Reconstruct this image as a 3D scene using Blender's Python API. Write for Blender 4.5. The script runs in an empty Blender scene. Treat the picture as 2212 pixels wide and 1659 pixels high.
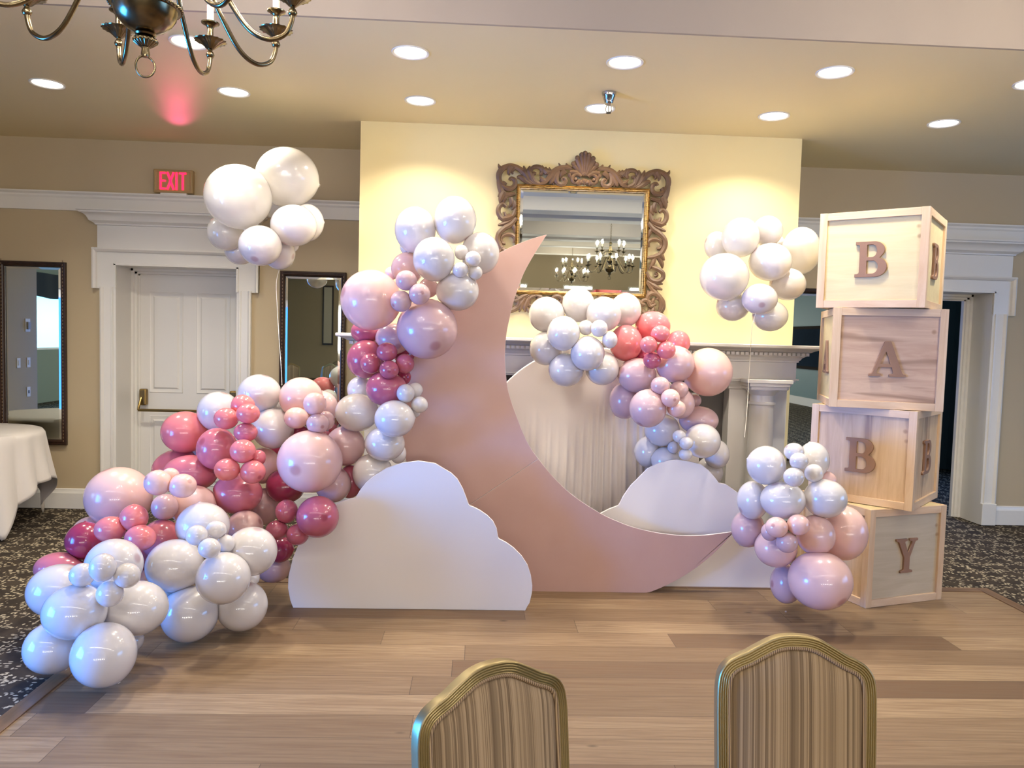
import bpy, bmesh, math, random
import numpy as np
from mathutils import Vector, Matrix
random.seed(4)
S = bpy.context.scene
COL = S.collection
R_ = math.radians

# ---------------------------------------------------------------- camera
def make_camera():
    y, p, r = R_(2.61736), R_(3.35877), R_(1.61676)
    fwd = Vector((math.sin(y)*math.cos(p), math.cos(y)*math.cos(p), -math.sin(p)))
    right = Vector((math.cos(y), -math.sin(y), 0))
    down = fwd.cross(right)
    RR = right*math.cos(r) - down*math.sin(r)
    DD = down*math.cos(r) + right*math.sin(r)
    cd = bpy.data.cameras.new('camera'); cd.sensor_width = 36; cd.sensor_fit = 'HORIZONTAL'
    cd.lens = 1662*36/2212; cd.clip_start = .05; cd.clip_end = 100
    co = bpy.data.objects.new('camera', cd); COL.objects.link(co)
    m = Matrix.Identity(4)
    for i in range(3):
        m[i][0], m[i][1], m[i][2] = RR[i], -DD[i], -fwd[i]
    m.translation = (0, 0, 1.6)
    co.matrix_world = m
    S.camera = co
make_camera()

# ---------------------------------------------------------------- world, view, light
def lin(h):
    h = h.lstrip('#'); v = [int(h[i:i+2], 16)/255 for i in (0, 2, 4)]
    return tuple(c/12.92 if c <= .04045 else ((c+.055)/1.055)**2.4 for c in v) + (1,)
w = bpy.data.worlds.new('world'); S.world = w; w.use_nodes = True
w.node_tree.nodes['Background'].inputs[0].default_value = (.75, .82, 1, 1)
w.node_tree.nodes['Background'].inputs[1].default_value = .05
S.view_settings.view_transform = 'Standard'; S.view_settings.look = 'None'
S.view_settings.exposure = 0.0; S.view_settings.gamma = 1; S.view_settings.use_curve_mapping = False
S.cycles.use_denoising = True
try: S.cycles.denoiser = 'OPENIMAGEDENOISE'
except Exception: pass
S.cycles.max_bounces = 7; S.cycles.diffuse_bounces = 4; S.cycles.glossy_bounces = 5
S.cycles.transmission_bounces = 4; S.cycles.transparent_max_bounces = 6
S.cycles.sample_clamp_indirect = 6; S.cycles.caustics_reflective = False; S.cycles.caustics_refractive = False

REAR_FILL = 88  # power of each added rear fill lamp
def area(name, loc, rot, sx, sy, power, color, shape='RECTANGLE', spread=180):
    l = bpy.data.lights.new(name, 'AREA'); l.shape = shape; l.size = sx
    if shape in ('RECTANGLE', 'ELLIPSE'): l.size_y = sy
    l.energy = power; l.color = color; l.spread = R_(spread)
    o = bpy.data.objects.new(name, l); o.location = loc; o.rotation_euler = rot; COL.objects.link(o)
    return o
# daylight through the side windows, plus added blue and rear fill lamps
area('window_daylight', (-8.8, .5, 1.45), (0, R_(-90), 0), 1.8, 4.4, 120, (.27, .5, 1))
area('low_blue_lamp', (-4.32, 1.9, .85), (0, R_(-90), 0), 1.2, 1.6, 200, (.03, .27, 1), spread=112)  # unseen low blue source; the glass door around it is made up
for _x in (-3.3, -1.1, 1.1, 3.3, 5.5, 7.7): area('rear_fill_lamp', (_x, -13.8, 1.75), (R_(90), 0, 0), .9, 1.5, REAR_FILL, (1, .95, .89))  # frontal fill lamps, added with the rear windows they stand in
area('window_daylight', (8.8, 2.0, 1.5), (0, R_(90), 0), 1.8, 3.6, 95, (.1, .33, 1))
BULB = 260; DOWN = 19; LENS = 9; COVE = 105
WARM = (1, .90, .80); DOWNC = (1, .915, .77)

# ---------------------------------------------------------------- materials
def mat(name, color='#ffffff', rough=.5, metal=0, spec=.5, coat=0, coat_r=.05, sss=0, emis=None, es=0, sheen=0):
    m = bpy.data.materials.new(name); m.use_nodes = True
    b = m.node_tree.nodes['Principled BSDF']
    b.inputs['Base Color'].default_value = lin(color); b.inputs['Roughness'].default_value = rough
    b.inputs['Metallic'].default_value = metal; b.inputs['Specular IOR Level'].default_value = spec
    b.inputs['Coat Weight'].default_value = coat; b.inputs['Coat Roughness'].default_value = coat_r
    b.inputs['Subsurface Weight'].default_value = sss; b.inputs['Sheen Weight'].default_value = sheen
    if emis:
        b.inputs['Emission Color'].default_value = lin(emis); b.inputs['Emission Strength'].default_value = es
    return m
class NT:
    """small helper for node wiring"""
    def __init__(s, m): s.m = m; s.t = m.node_tree; s.b = s.t.nodes.get('Principled BSDF')
    def n(s, typ, **kw):
        x = s.t.nodes.new(typ)
        for k, v in kw.items(): setattr(x, k, v)
        return x
    def l(s, a, b): s.t.links.new(a, b)
    def math(s, op, a, b=None, c=None):
        x = s.n('ShaderNodeMath', operation=op)
        for i, v in enumerate((a, b, c)):
            if v is None: continue
            if isinstance(v, (int, float)): x.inputs[i].default_value = v
            else: s.l(v, x.inputs[i])
        return x.outputs[0]
    def coord(s, kind='Object', scale=(1, 1, 1), rot=(0, 0, 0)):
        c = s.n('ShaderNodeTexCoord'); mp = s.n('ShaderNodeMapping')
        mp.inputs['Scale'].default_value = scale; mp.inputs['Rotation'].default_value = rot
        s.l(c.outputs[kind], mp.inputs['Vector']); return mp.outputs[0]
    def noise(s, vec, scale, detail=4, rough=.5, dist=0):
        x = s.n('ShaderNodeTexNoise'); x.inputs['Scale'].default_value = scale; x.inputs['Detail'].default_value = detail
        x.inputs['Roughness'].default_value = rough; x.inputs['Distortion'].default_value = dist
        if vec is not None: s.l(vec, x.inputs['Vector'])
        return x.outputs[0]
    def ramp(s, fac, stops):
        x = s.n('ShaderNodeValToRGB'); e = x.color_ramp.elements
        while len(e) < len(stops): e.new(.5)
        for i, (p, c) in enumerate(stops): e[i].position = p; e[i].color = lin(c) if isinstance(c, str) else (c, c, c, 1)
        s.l(fac, x.inputs[0]); return x.outputs[0]
    def mix(s, fac, a, b, blend='MIX'):
        x = s.n('ShaderNodeMix', data_type='RGBA', blend_type=blend)
        for i, v in ((0, fac), (6, a), (7, b)):
            if isinstance(v, (int, float)): x.inputs[i].default_value = v
            elif isinstance(v, str): x.inputs[i].default_value = lin(v)
            elif isinstance(v, tuple): x.inputs[i].default_value = v
            else: s.l(v, x.inputs[i])
        return x.outputs[2]
    def bump(s, h, strength=.2, dist=.002):
        x = s.n('ShaderNodeBump'); x.inputs['Strength'].default_value = strength; x.inputs['Distance'].default_value = dist
        s.l(h, x.inputs['Height']); s.l(x.outputs[0], s.b.inputs['Normal'])
    def color(s, c): s.l(c, s.b.inputs['Base Color'])

def paint(name, color, rough=.6, var=.04, bump=.12):
    m = mat(name, color, rough); t = NT(m)
    v = t.coord('Object'); n = t.noise(v, 1.3, 3)
    c = lin(color); d = tuple(x*(1-var) for x in c[:3])+(1,)
    t.color(t.mix(n, c, d)); t.bump(t.noise(v, 260, 2), bump, .001)
    return m
M = {}
M['wall'] = paint('wall_paint', '#baa98a', .62)
M['breast'] = paint('breast_paint', '#e8d8a4', .55)
M['ceil'] = paint('ceiling_paint', '#e8d8ac', .6)
M['ceil2'] = paint('upper_ceiling_paint', '#d3c7b6', .6)
M['drop'] = paint('beam_paint_darkened', '#ab9c88', .6)  # ceiling's own paint, darkened here against the strong light on the face
M['slate'] = paint('slate_daylight_tint', '#4f6f74', .62)  # right wall: the daylight's blue is mixed into its paint
M['teal'] = paint('grey_green_paint', '#8fa08c', .62)
M['trim'] = paint('white_gloss_trim', '#dedbd5', .32, .02, .03)
M['white_board'] = paint('white_board_paint', '#e8e2dc', .42, .03, .05)
M['rim'] = mat('board_edge_white', '#f3eeea', .5)
M['dark'] = mat('firebox_slate', '#57524e', .6)
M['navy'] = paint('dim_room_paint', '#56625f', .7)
M['glass'] = mat('mirror_silver', '#dfe8e2', .012, 1)
M['bevel'] = mat('mirror_bevel', '#eef4f0', .03, 1)
M['black'] = mat('black_iron', '#15120f', .45)
M['steel'] = mat('chrome', '#b8b8bb', .13, 1)
M['red'] = mat('strobe_red', '#b3122d', .3, coat=.5)
M['exit_face'] = mat('exit_brown_plastic', '#a58a5c', .35)
M['exit_red'] = mat('exit_red_glow', '#ff2a55', .4, emis='#ff1740', es=3.2)
M['plate'] = mat('switch_plate', '#eeeae2', .35)
M['grey_plastic'] = mat('grey_plastic', '#a9a49c', .4)
M['string'] = mat('balloon_string', '#f4efe4', .5)
M['foil'] = mat('foil_scrap', '#f2f2f4', .15, 1)
M['outlet_slot'] = mat('outlet_slot', '#3b3934', .5)

def mk_moon():
    m = mat('dusty_pink_paint', '#b98a7e', .5); t = NT(m); v = t.coord('Object')
    t.color(t.mix(t.ramp(t.noise(v, 2.2, 5, .6), [(.3, 0), (.7, 1)]), '#bd998d', '#c2a097'))
    sc = t.ramp(t.noise(v, 38, 2), [(.76, 0), (.80, 1)])
    t.bump(t.mix(.3, t.noise(v, 320, 2), sc), .1, .001)
    return m
M['moon'] = mk_moon()

def mk_carpet():
    m = mat('patterned_carpet', '#2c2620', .95, spec=.15); t = NT(m)
    v = t.coord('Object', rot=(0, 0, R_(38)))
    sep = t.n('ShaderNodeSeparateXYZ'); t.l(v, sep.inputs[0])
    # lattice of garland bands with a dark lozenge between them
    sx = t.math('SINE', t.math('MULTIPLY', sep.outputs[0], 2*math.pi/.235)); sy = t.math('SINE', t.math('MULTIPLY', sep.outputs[1], 2*math.pi/.235))
    lat = t.math('MULTIPLY', sx, sy)
    band = t.math('ADD', lat, t.math('MULTIPLY', t.math('SUBTRACT', t.noise(v, 9, 2), .5), .6))
    bm = t.ramp(band, [(.0, 1), (.16, 1), (.34, 0)])
    v2 = t.coord('Object', scale=(1, 1.9, 1), rot=(0, 0, R_(20))); vo = t.n('ShaderNodeTexVoronoi'); vo.inputs['Scale'].default_value = 27; t.l(v2, vo.inputs['Vector'])
    v3 = t.coord('Object', scale=(1.9, 1, 1), rot=(0, 0, R_(65))); vo2 = t.n('ShaderNodeTexVoronoi'); vo2.inputs['Scale'].default_value = 24; t.l(v3, vo2.inputs['Vector'])
    leaf = t.math('MAXIMUM', t.ramp(vo.outputs[0], [(.26, 1), (.36, 0)]), t.ramp(vo2.outputs[0], [(.24, 1), (.33, 0)]))
    f = t.math('MULTIPLY', leaf, bm)
    base = t.mix(t.ramp(t.noise(v, 7, 2), [(.4, 0), (.6, 1)]), '#342d26', '#433a30')
    t.color(t.mix(f, base, '#b3a68c'))
    t.bump(t.noise(t.coord('Object'), 420, 2), .5, .003)
    return m
M['carpet'] = mk_carpet()

def mk_planks():
    m = mat('oak_planks', '#9a7a58', .45, spec=.35); t = NT(m)
    tc = t.n('ShaderNodeTexCoord'); sep = t.n('ShaderNodeSeparateXYZ'); t.l(tc.outputs['Object'], sep.inputs[0])
    X, Y = sep.outputs[0], sep.outputs[1]
    W_, L_ = .187, 1.55
    ry = t.math('ADD', t.math('DIVIDE', Y, W_), .006); row = t.math('FLOOR', ry); fy = t.math('FRACT', ry)
    wn = t.n('ShaderNodeTexWhiteNoise', noise_dimensions='1D'); t.l(row, wn.inputs['W'])
    rx = t.math('ADD', t.math('DIVIDE', X, L_), t.math('MULTIPLY', wn.outputs[0], 7.3)); pid = t.math('FLOOR', rx); fx = t.math('FRACT', rx)
    cmb = t.n('ShaderNodeCombineXYZ'); t.l(row, cmb.inputs[0]); t.l(pid, cmb.inputs[1])
    w2 = t.n('ShaderNodeTexWhiteNoise', noise_dimensions='2D'); t.l(cmb.outputs[0], w2.inputs['Vector'])
    tone = w2.outputs[0]
    # grain, moved per plank
    off = t.n('ShaderNodeCombineXYZ'); t.l(t.math('MULTIPLY', tone, 40), off.inputs[0]); t.l(t.math('MULTIPLY', tone, 17), off.inputs[1])
    ad = t.n('ShaderNodeVectorMath', operation='ADD'); t.l(tc.outputs['Object'], ad.inputs[0]); t.l(off.outputs[0], ad.inputs[1])
    mp = t.n('ShaderNodeMapping'); mp.inputs['Scale'].default_value = (.55, 9, 1); t.l(ad.outputs[0], mp.inputs[0])
    g1 = t.noise(mp.outputs[0], 3.0, 6, .62, 1.2)
    mp2 = t.n('ShaderNodeMapping'); mp2.inputs['Scale'].default_value = (1.6, 60, 1); t.l(ad.outputs[0], mp2.inputs[0])
    g2 = t.noise(mp2.outputs[0], 3.0, 4, .6)
    wv = t.n('ShaderNodeTexWave', wave_type='RINGS', rings_direction='Z'); wv.inputs['Scale'].default_value = 2.2; wv.inputs['Distortion'].default_value = 6; wv.inputs['Detail'].default_value = 3; wv.inputs['Detail Scale'].default_value = 1.1
    mp3 = t.n('ShaderNodeMapping'); mp3.inputs['Scale'].default_value = (.8, 5, 1); t.l(ad.outputs[0], mp3.inputs[0]); t.l(mp3.outputs[0], wv.inputs[0])
    c = t.ramp(tone, [(.0, '#66513c'), (.3, '#7d674d'), (.65, '#8a7357'), (1, '#9d8566')])
    c = t.mix(t.ramp(g1, [(.35, 0), (.75, .75)]), c, '#6d5138')
    c = t.mix(t.math('MULTIPLY', t.ramp(g2, [(.45, 0), (.75, 1)]), .35), c, '#5d4530')
    c = t.mix(t.math('MULTIPLY', t.ramp(wv.outputs[0], [(.0, 1), (.35, 0)]), .22), c, '#5a412c')
    kn = t.n('ShaderNodeTexVoronoi'); kn.inputs['Scale'].default_value = 1.5; mpk = t.n('ShaderNodeMapping'); mpk.inputs['Scale'].default_value = (1, 2.6, 1); t.l(ad.outputs[0], mpk.inputs[0]); t.l(mpk.outputs[0], kn.inputs[0])
    c = t.mix(t.ramp(kn.outputs[0], [(.015, .8), (.05, 0)]), c, '#38281b')
    gap = t.math('MAXIMUM', t.math('LESS_THAN', fy, .012), t.math('LESS_THAN', fx, .0016))
    c = t.mix(t.math('MULTIPLY', gap, .75), c, '#2c2018')
    t.color(c)
    t.l(t.ramp(g1, [(.2, .42), (.8, .58)]), t.b.inputs['Roughness'])
    t.bump(t.mix(.5, g2, t.math('SUBTRACT', 1, gap)), .12, .002)
    return m
M['planks'] = mk_planks()

def wood(name, light, darkc, streak=0, axis='X', scale=1.0, rough=.5, streakc='#8a6a55'):
    m = mat(name, light, rough); t = NT(m)
    sc = {'X': (.9, 9, 9), 'Z': (9, 9, .9), 'Y': (9, .9, 9)}[axis]
    v = t.coord('Object', scale=tuple(a*scale for a in sc))
    g = t.noise(v, 2.4, 6, .6, .9)
    c = t.mix(t.ramp(g, [(.3, 0), (.72, 1)]), light, darkc)
    v2 = t.coord('Object', scale=tuple(a*scale*4 if a > 1 else a for a in sc)); g2 = t.noise(v2, 4, 3)
    c = t.mix(t.math('MULTIPLY', t.ramp(g2, [(.5, 0), (.75, 1)]), .25), c, darkc)
    if streak:
        v3 = t.coord('Object', scale=tuple(a*.55 for a in sc)); g3 = t.noise(v3, 2.1, 3, .5, .4)
        c = t.mix(t.math('MULTIPLY', t.ramp(g3, [(.60, 0), (.68, 1)]), streak), c, streakc)
    kn = t.n('ShaderNodeTexVoronoi'); kn.inputs['Scale'].default_value = 3.2; t.l(t.coord('Object', scale=(1.3, 1.3, 1.3)), kn.inputs[0])
    c = t.mix(t.ramp(kn.outputs[0], [(.03, .6), (.075, 0)]), c, '#8d6845')
    t.color(c); t.bump(g2, .08, .001)
    return m
M['pine_x'] = wood('pine_strip_level', '#dcc2a2', '#caa886', axis='X')
M['pine_y'] = wood('pine_strip_side', '#dcc2a2', '#caa886', axis='Y')
M['pine_z'] = wood('pine_strip_upright', '#dcc3a4', '#c6a480', axis='Z')
M['ply_pale'] = wood('plywood_pale', '#dccb9e', '#cfbb8c', axis='X', scale=.7)
M['ply_pink'] = wood('plywood_pinkish', '#cdaf94', '#b08f78', .75, 'X', .8)
M['ply_tan'] = wood('plywood_tan', '#d6ba96', '#bb9b78', .7, 'Z', .8)
M['ply_grey'] = wood('plywood_greyish', '#c4b79f', '#b2a48b', 0, 'X', .7)
M['mdf'] = mat('brown_fibreboard', '#8d6b55', .6)
M['mirror_wood'] = wood('dark_mirror_frame', '#3d261a', '#23150e', axis='Z', rough=.35)

def mk_carved():
    m = mat('carved_walnut', '#6d5340', .5); t = NT(m); v = t.coord('Object')
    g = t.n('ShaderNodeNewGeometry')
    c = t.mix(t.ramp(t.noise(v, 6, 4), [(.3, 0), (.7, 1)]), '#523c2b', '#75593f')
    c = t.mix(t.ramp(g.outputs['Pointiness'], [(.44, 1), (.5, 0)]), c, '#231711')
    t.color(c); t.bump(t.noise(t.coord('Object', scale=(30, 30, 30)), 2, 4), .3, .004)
    return m
M['carved'] = mk_carved()
def mk_gilt():
    m = mat('worn_gilt', '#c99b48', .3, .9); t = NT(m); v = t.coord('Object')
    n = t.noise(t.coord('Object', scale=(6, 6, 40)), 4, 5, .7)
    t.color(t.mix(t.ramp(n, [(.45, 0), (.62, 1)]), '#c2a063', '#57402a'))
    return m
M['gilt'] = mk_gilt()
def mk_brass():
    m = mat('antique_brass', '#8a7a58', .22, 1); t = NT(m); v = t.coord('Object')
    t.color(t.mix(t.ramp(t.noise(v, 14, 3), [(.35, 0), (.7, 1)]), '#948565', '#6b5c42'))
    return m
M['brass'] = mk_brass()
M['brass_hw'] = mat('door_brass', '#8d7648', .28, 1)
M['candle'] = mat('candle_sleeve', '#f3ead2', .4, sss=.2)
M['bulb'] = mat('lit_bulb', '#fff2d8', .3, emis='#ffedd0', es=BULB)
M['bulb'].node_tree.nodes['Principled BSDF'].inputs['Emission Color'].default_value = (*WARM, 1)
M['lens'] = mat('lit_downlight_lens', '#ffffff', .4, emis='#fff6e6', es=LENS)
M['rear_glow_pane'] = mat('added_rear_glow_pane', '#ffffff', .4, emis='#fff3e2', es=3)  # glow for the added rear windows
M['cove'] = mat('lit_cove_diffuser', '#ffffff', .4, emis='#fff4e4', es=3)
M['blue_glow_pane'] = mat('added_blue_glow_pane', '#4f9dff', .3, emis='#3f8cff', es=2.5)  # glowing pane of the made-up glass door
M['sky_pane'] = mat('daylight_pane', '#9fd8ff', .3, emis='#9adfff', es=2.6)
M['valance'] = mat('dark_valance', '#22303a', .8)
M['art'] = paint('dark_landscape', '#16293a', .95, .6)
for _n in ('art',): M[_n].node_tree.nodes['Principled BSDF'].inputs['Specular IOR Level'].default_value = .05
M['art_frame'] = mat('dark_art_frame', '#1a120c', .9, spec=.1)
M['paper'] = mat('print_paper', '#cfc9b6', .6)

def mk_cloth(name, color, rough=.85):
    m = mat(name, color, rough, spec=.2, sheen=.3); t = NT(m)
    t.bump(t.noise(t.coord('Object'), 600, 2), .15, .001); return m
M['linen'] = mk_cloth('white_linen', '#d2cbc4')
M['drape'] = mk_cloth('white_drape', '#e6ded9')
M['blue_lit_cloth'] = mk_cloth('white_cloth_blue_lit', '#8fb4e8')  # white cloth with the blue daylight put into its colour

def mk_stripe():
    m = mat('striped_upholstery', '#a48a68', .8, spec=.25, sheen=.2); t = NT(m)
    tc = t.n('ShaderNodeTexCoord'); sep = t.n('ShaderNodeSeparateXYZ'); t.l(tc.outputs['Object'], sep.inputs[0])
    k = t.math('FLOOR', t.math('MULTIPLY', sep.outputs[0], 480)); wn = t.n('ShaderNodeTexWhiteNoise', noise_dimensions='1D'); t.l(k, wn.inputs['W'])
    k2 = t.math('FLOOR', t.math('MULTIPLY', sep.outputs[0], 150)); wn2 = t.n('ShaderNodeTexWhiteNoise', noise_dimensions='1D'); t.l(k2, wn2.inputs['W'])
    c = t.mix(t.ramp(wn.outputs[0], [(.15, 0), (.95, 1)]), '#a58d6c', '#79644a')
    c = t.mix(t.math('MULTIPLY', t.math('LESS_THAN', wn2.outputs[0], .2), .5), c, '#57452f')
    c = t.mix(t.math('MULTIPLY', t.math('GREATER_THAN', wn2.outputs[0], .82), .5), c, '#b09877')
    t.color(c); t.bump(t.noise(tc.outputs['Object'], 900, 2), .2, .001); return m
M['stripe'] = mk_stripe()
M['welt'] = mat('welt_piping', '#a58a66', .8)
_t = NT(M['welt']); _w = _t.n('ShaderNodeTexWave'); _w.inputs['Scale'].default_value = 60; _t.l(_t.coord('Object'), _w.inputs[0]); _t.color(_t.mix(_w.outputs[1], '#b59a76', '#5f4a35'))
M['champagne'] = mat('champagne_metal', '#a89668', .36, .8)

def balloon_mat(name, color, rough=.2, trans=.18, pearl=0, coat=.6, alpha=1):
    m = mat(name, color, rough, coat=coat, coat_r=.035); t = NT(m)
    at = t.n('ShaderNodeAttribute'); at.attribute_name = 'tip'
    c = lin(color); d = (c[0]*.62, c[1]*.42, c[2]*.45, 1)
    col = t.mix(t.ramp(at.outputs['Fac'], [(.972, 0), (.994, .75)]), c, d)
    t.color(col)
    if pearl:
        t.b.inputs['Sheen Weight'].default_value = .0
        t.b.inputs['Metallic'].default_value = pearl
    tr = t.n('ShaderNodeBsdfTranslucent'); t.l(col, tr.inputs[0])
    mx = t.n('ShaderNodeMixShader'); mx.inputs[0].default_value = trans
    out = t.t.nodes['Material Output']
    t.l(t.b.outputs[0], mx.inputs[1]); t.l(tr.outputs[0], mx.inputs[2])
    last = mx.outputs[0]
    if alpha < 1:
        tp = t.n('ShaderNodeBsdfTransparent'); m2 = t.n('ShaderNodeMixShader'); m2.inputs[0].default_value = alpha
        t.l(tp.outputs[0], m2.inputs[1]); t.l(last, m2.inputs[2]); last = m2.outputs[0]
    t.l(last, out.inputs['Surface'])
    return m
BM = {'W': balloon_mat('pearl_white_latex', '#e0dbd9', .2, .2, 0, 1),
      'P': balloon_mat('clear_pearl_latex', '#e4dfd8', .2, .16, 0, 1, alpha=.9),
      'F': balloon_mat('white_latex', '#e4dedd', .2, .16, 0, .8),
      'B': balloon_mat('blush_latex', '#edc7be', .24),
      'M': balloon_mat('mauve_latex', '#d8b6b6', .24),
      'C': balloon_mat('coral_latex', '#e8878a', .2),
      'R': balloon_mat('rose_latex', '#d97d8b', .2),
      'E': balloon_mat('deep_rose_latex', '#c1657a', .2),
      'D': balloon_mat('raspberry_latex', '#a33a5c', .2)}

# ---------------------------------------------------------------- mesh helpers
class MB:
    def __init__(s): s.v = []; s.f = []
    def add(s, vs, fs):
        o = len(s.v); s.v += [tuple(q) for q in vs]; s.f += [tuple(i+o for i in f) for f in fs]
    def box(s, x0, x1, y0, y1, z0, z1, mtx=None):
        vs = [(x, y, z) for z in (z0, z1) for y in (y0, y1) for x in (x0, x1)]
        if mtx: vs = [mtx @ Vector(q) for q in vs]
        s.add(vs, [(0, 2, 3, 1), (4, 5, 7, 6), (0, 1, 5, 4), (2, 6, 7, 3), (0, 4, 6, 2), (1, 3, 7, 5)])
    def lathe(s, prof, n=24, c=(0, 0, 0), flute=0, fn=0):
        vs = []
        for r, z in prof:
            for k in range(n):
                a = 2*math.pi*k/n; rr = r*(1+flute*math.cos(fn*a)) if fn else r
                vs.append((c[0]+rr*math.cos(a), c[1]+rr*math.sin(a), c[2]+z))
        fs = []
        for i in range(len(prof)-1):
            for k in range(n):
                a = i*n+k; b = i*n+(k+1) % n; fs.append((a, b, b+n, a+n))
        fs.append(tuple(range(n))[::-1]); fs.append(tuple(range((len(prof)-1)*n, len(prof)*n)))
        s.add(vs, fs)
    def tube(s, pts, rad, n=8, closed=False):
        pts = [Vector(p) for p in pts]; m = len(pts)
        if not isinstance(rad, (list, tuple)): rad = [rad]*m
        up = None; vs = []
        for i, p in enumerate(pts):
            a = pts[i-1] if (i or closed) else p; b = pts[(i+1) % m] if (i < m-1 or closed) else p
            d = (b-a).normalized()
            if up is None:
                up = Vector((0, 0, 1)) if abs(d.z) < .9 else Vector((1, 0, 0))
            u = (up - d*up.dot(d))
            u = u.normalized() if u.length > 1e-6 else d.orthogonal().normalized()
            w2 = d.cross(u); up = u
            for k in range(n):
                t = 2*math.pi*k/n; vs.append(p+u*rad[i]*math.cos(t)+w2*rad[i]*math.sin(t))
        fs = []
        for i in range(m if closed else m-1):
            for k in range(n):
                a = i*n+k; b = i*n+(k+1) % n; c = ((i+1) % m)*n; fs.append((a, b, c+(k+1) % n, c+k))
        if not closed: fs.append(tuple(range(n))[::-1]); fs.append(tuple(range((m-1)*n, m*n)))
        s.add(vs, fs)
    def loft(s, rings, close=True, cap=True):
        n = len(rings[0]); vs = [q for r in rings for q in r]; fs = []
        for i in range(len(rings)-1):
            for k in range(n if close else n-1):
                a = i*n+k; b = i*n+(k+1) % n; fs.append((a, b, b+n, a+n))
        if cap: fs.append(tuple(range(n))[::-1]); fs.append(tuple(range((len(rings)-1)*n, len(rings)*n)))
        s.add(vs, fs)
    def ring_rect(s, x0, x1, z0, z1, y, prof, fill=False):
        """rectangular moulding in an xz plane: prof = (inset, rise towards -y)"""
        rings = []
        for i, h in prof: rings.append([(x0+i, y-h, z0+i), (x1-i, y-h, z0+i), (x1-i, y-h, z1-i), (x0+i, y-h, z1-i)])
        s.loft(rings, True, False)
        if fill:
            o = len(s.v); s.f.append((o-4, o-3, o-2, o-1))
    def crown(s, x0, x1, yf, yb, prof):
        """moulding with mitred returns: prof = (projection, z) from the bottom up"""
        rings = [[(x0-o, yb, z), (x0-o, yf-o, z), (x1+o, yf-o, z), (x1+o, yb, z)] for o, z in prof]
        s.loft(rings, True, True)
    def prism(s, poly, y0, y1):
        n = len(poly); vs = [(x, y0, z) for x, z in poly]+[(x, y1, z) for x, z in poly]
        fs = [tuple(range(n)), tuple(range(n, 2*n))[::-1]]+[(i+n, (i+1) % n+n, (i+1) % n, i) for i in range(n)]
        s.add(vs, fs)
    def build(s, name, m, parent=None, smooth=35, bevel=0, loc=None):
        me = bpy.data.meshes.new(name); me.from_pydata(s.v, [], s.f); me.update()
        bm = bmesh.new(); bm.from_mesh(me); bmesh.ops.recalc_face_normals(bm, faces=bm.faces); bm.to_mesh(me); bm.free()
        for x in (m if isinstance(m, list) else [m]): me.materials.append(x)
        if smooth:
            me.polygons.foreach_set('use_smooth', [True]*len(me.polygons)); me.set_sharp_from_angle(angle=R_(smooth))
        o = bpy.data.objects.new(name, me); COL.objects.link(o)
        if loc: o.location = loc
        if parent: o.parent = parent
        if bevel:
            b = o.modifiers.new('bevel', 'BEVEL'); b.width = bevel; b.segments = 2; b.limit_method = 'ANGLE'; b.angle_limit = R_(40)
        return o
def box(name, x0, x1, y0, y1, z0, z1, m, parent=None, bevel=0):
    b = MB(); b.box(x0, x1, y0, y1, z0, z1); return b.build(name, m, parent, 0, bevel)
def tag(o, label, cat, group=None, kind=None):
    o['label'] = label; o['category'] = cat
    if group: o['group'] = group
    if kind: o['kind'] = kind
    return o
def struct(o): o['kind'] = 'structure'; return o
def empty(name, loc=(0, 0, 0), rz=0):
    o = bpy.data.objects.new(name, None); o.location = loc; o.rotation_euler = (0, 0, rz); o.empty_display_size = .1; COL.objects.link(o); return o
def thing(name, label, cat, loc=(0, 0, 0), rz=0, group=None): return tag(empty(name, loc, rz), label, cat, group)
KIDS = {}
def kids(o): return [c for c in COL.objects if c.parent == o]
def copy_tree(o, parent=None):
    c = o.copy(); COL.objects.link(c)
    if parent: c.parent = parent
    for k in kids(o): copy_tree(k, c)
    return c
def spline(pts, n=6):
    """Catmull-Rom through the points (tuples of any size)"""
    P = [np.array(p, float) for p in pts]; P = [2*P[0]-P[1]]+P+[2*P[-1]-P[-2]]; out = []
    for i in range(1, len(P)-2):
        for k in range(n):
            t = k/n; a, b, c, d = P[i-1:i+3]
            out.append(.5*((2*b)+(c-a)*t+(2*a-5*b+4*c-d)*t*t+(3*b-a-3*c+d)*t**3))
    out.append(P[-2]); return out

# ---------------------------------------------------------------- the room
ZC, ZU, YB = 3.21, 3.80, 6.88        # low ceiling, upper ceiling, back wall
DX1, DX2 = -2.635, 4.179             # centres of the two door openings
OW, OH = .53, 2.14
struct(box('floor', -9.2, 9.2, -14.2, 10.2, -.12, -.006, M['carpet']))
struct(box('floor_wood', -1.83, 3.41, -2.6, 4.90, -.006, 0, M['planks']))
for i, (x0, x1, y0, y1) in enumerate([(-1.905, -1.83, -2.6, 4.98), (3.41, 3.485, -2.6, 4.98), (-1.83, 3.41, 4.90, 4.98)]):
    struct(box('trim_%d' % (i+1), x0, x1, y0, y1, -.006, .006, wood('border_strip_%d' % i, '#7a5c40', '#5b432d', axis='Y' if i < 2 else 'X', rough=.4), bevel=.003))
m = MB()
m.box(-9.2, 9.2, 4.08, 10.2, ZC, ZC+.12)
struct(m.build('ceiling', M['ceil'], smooth=0))
m = MB(); m.box(-9.2, 9.2, -14.2, 4.2, ZU, ZU+.12); m.box(-9.2, 9.2, 4.08, 4.2, ZC+.12, ZU)
struct(m.build('ceiling_upper', M['ceil2'], smooth=0))
m = MB(); m.box(-9.2, 9.2, 4.06, 4.08, ZC, ZU); struct(m.build('ceiling_drop', M['drop'], smooth=0))
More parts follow.
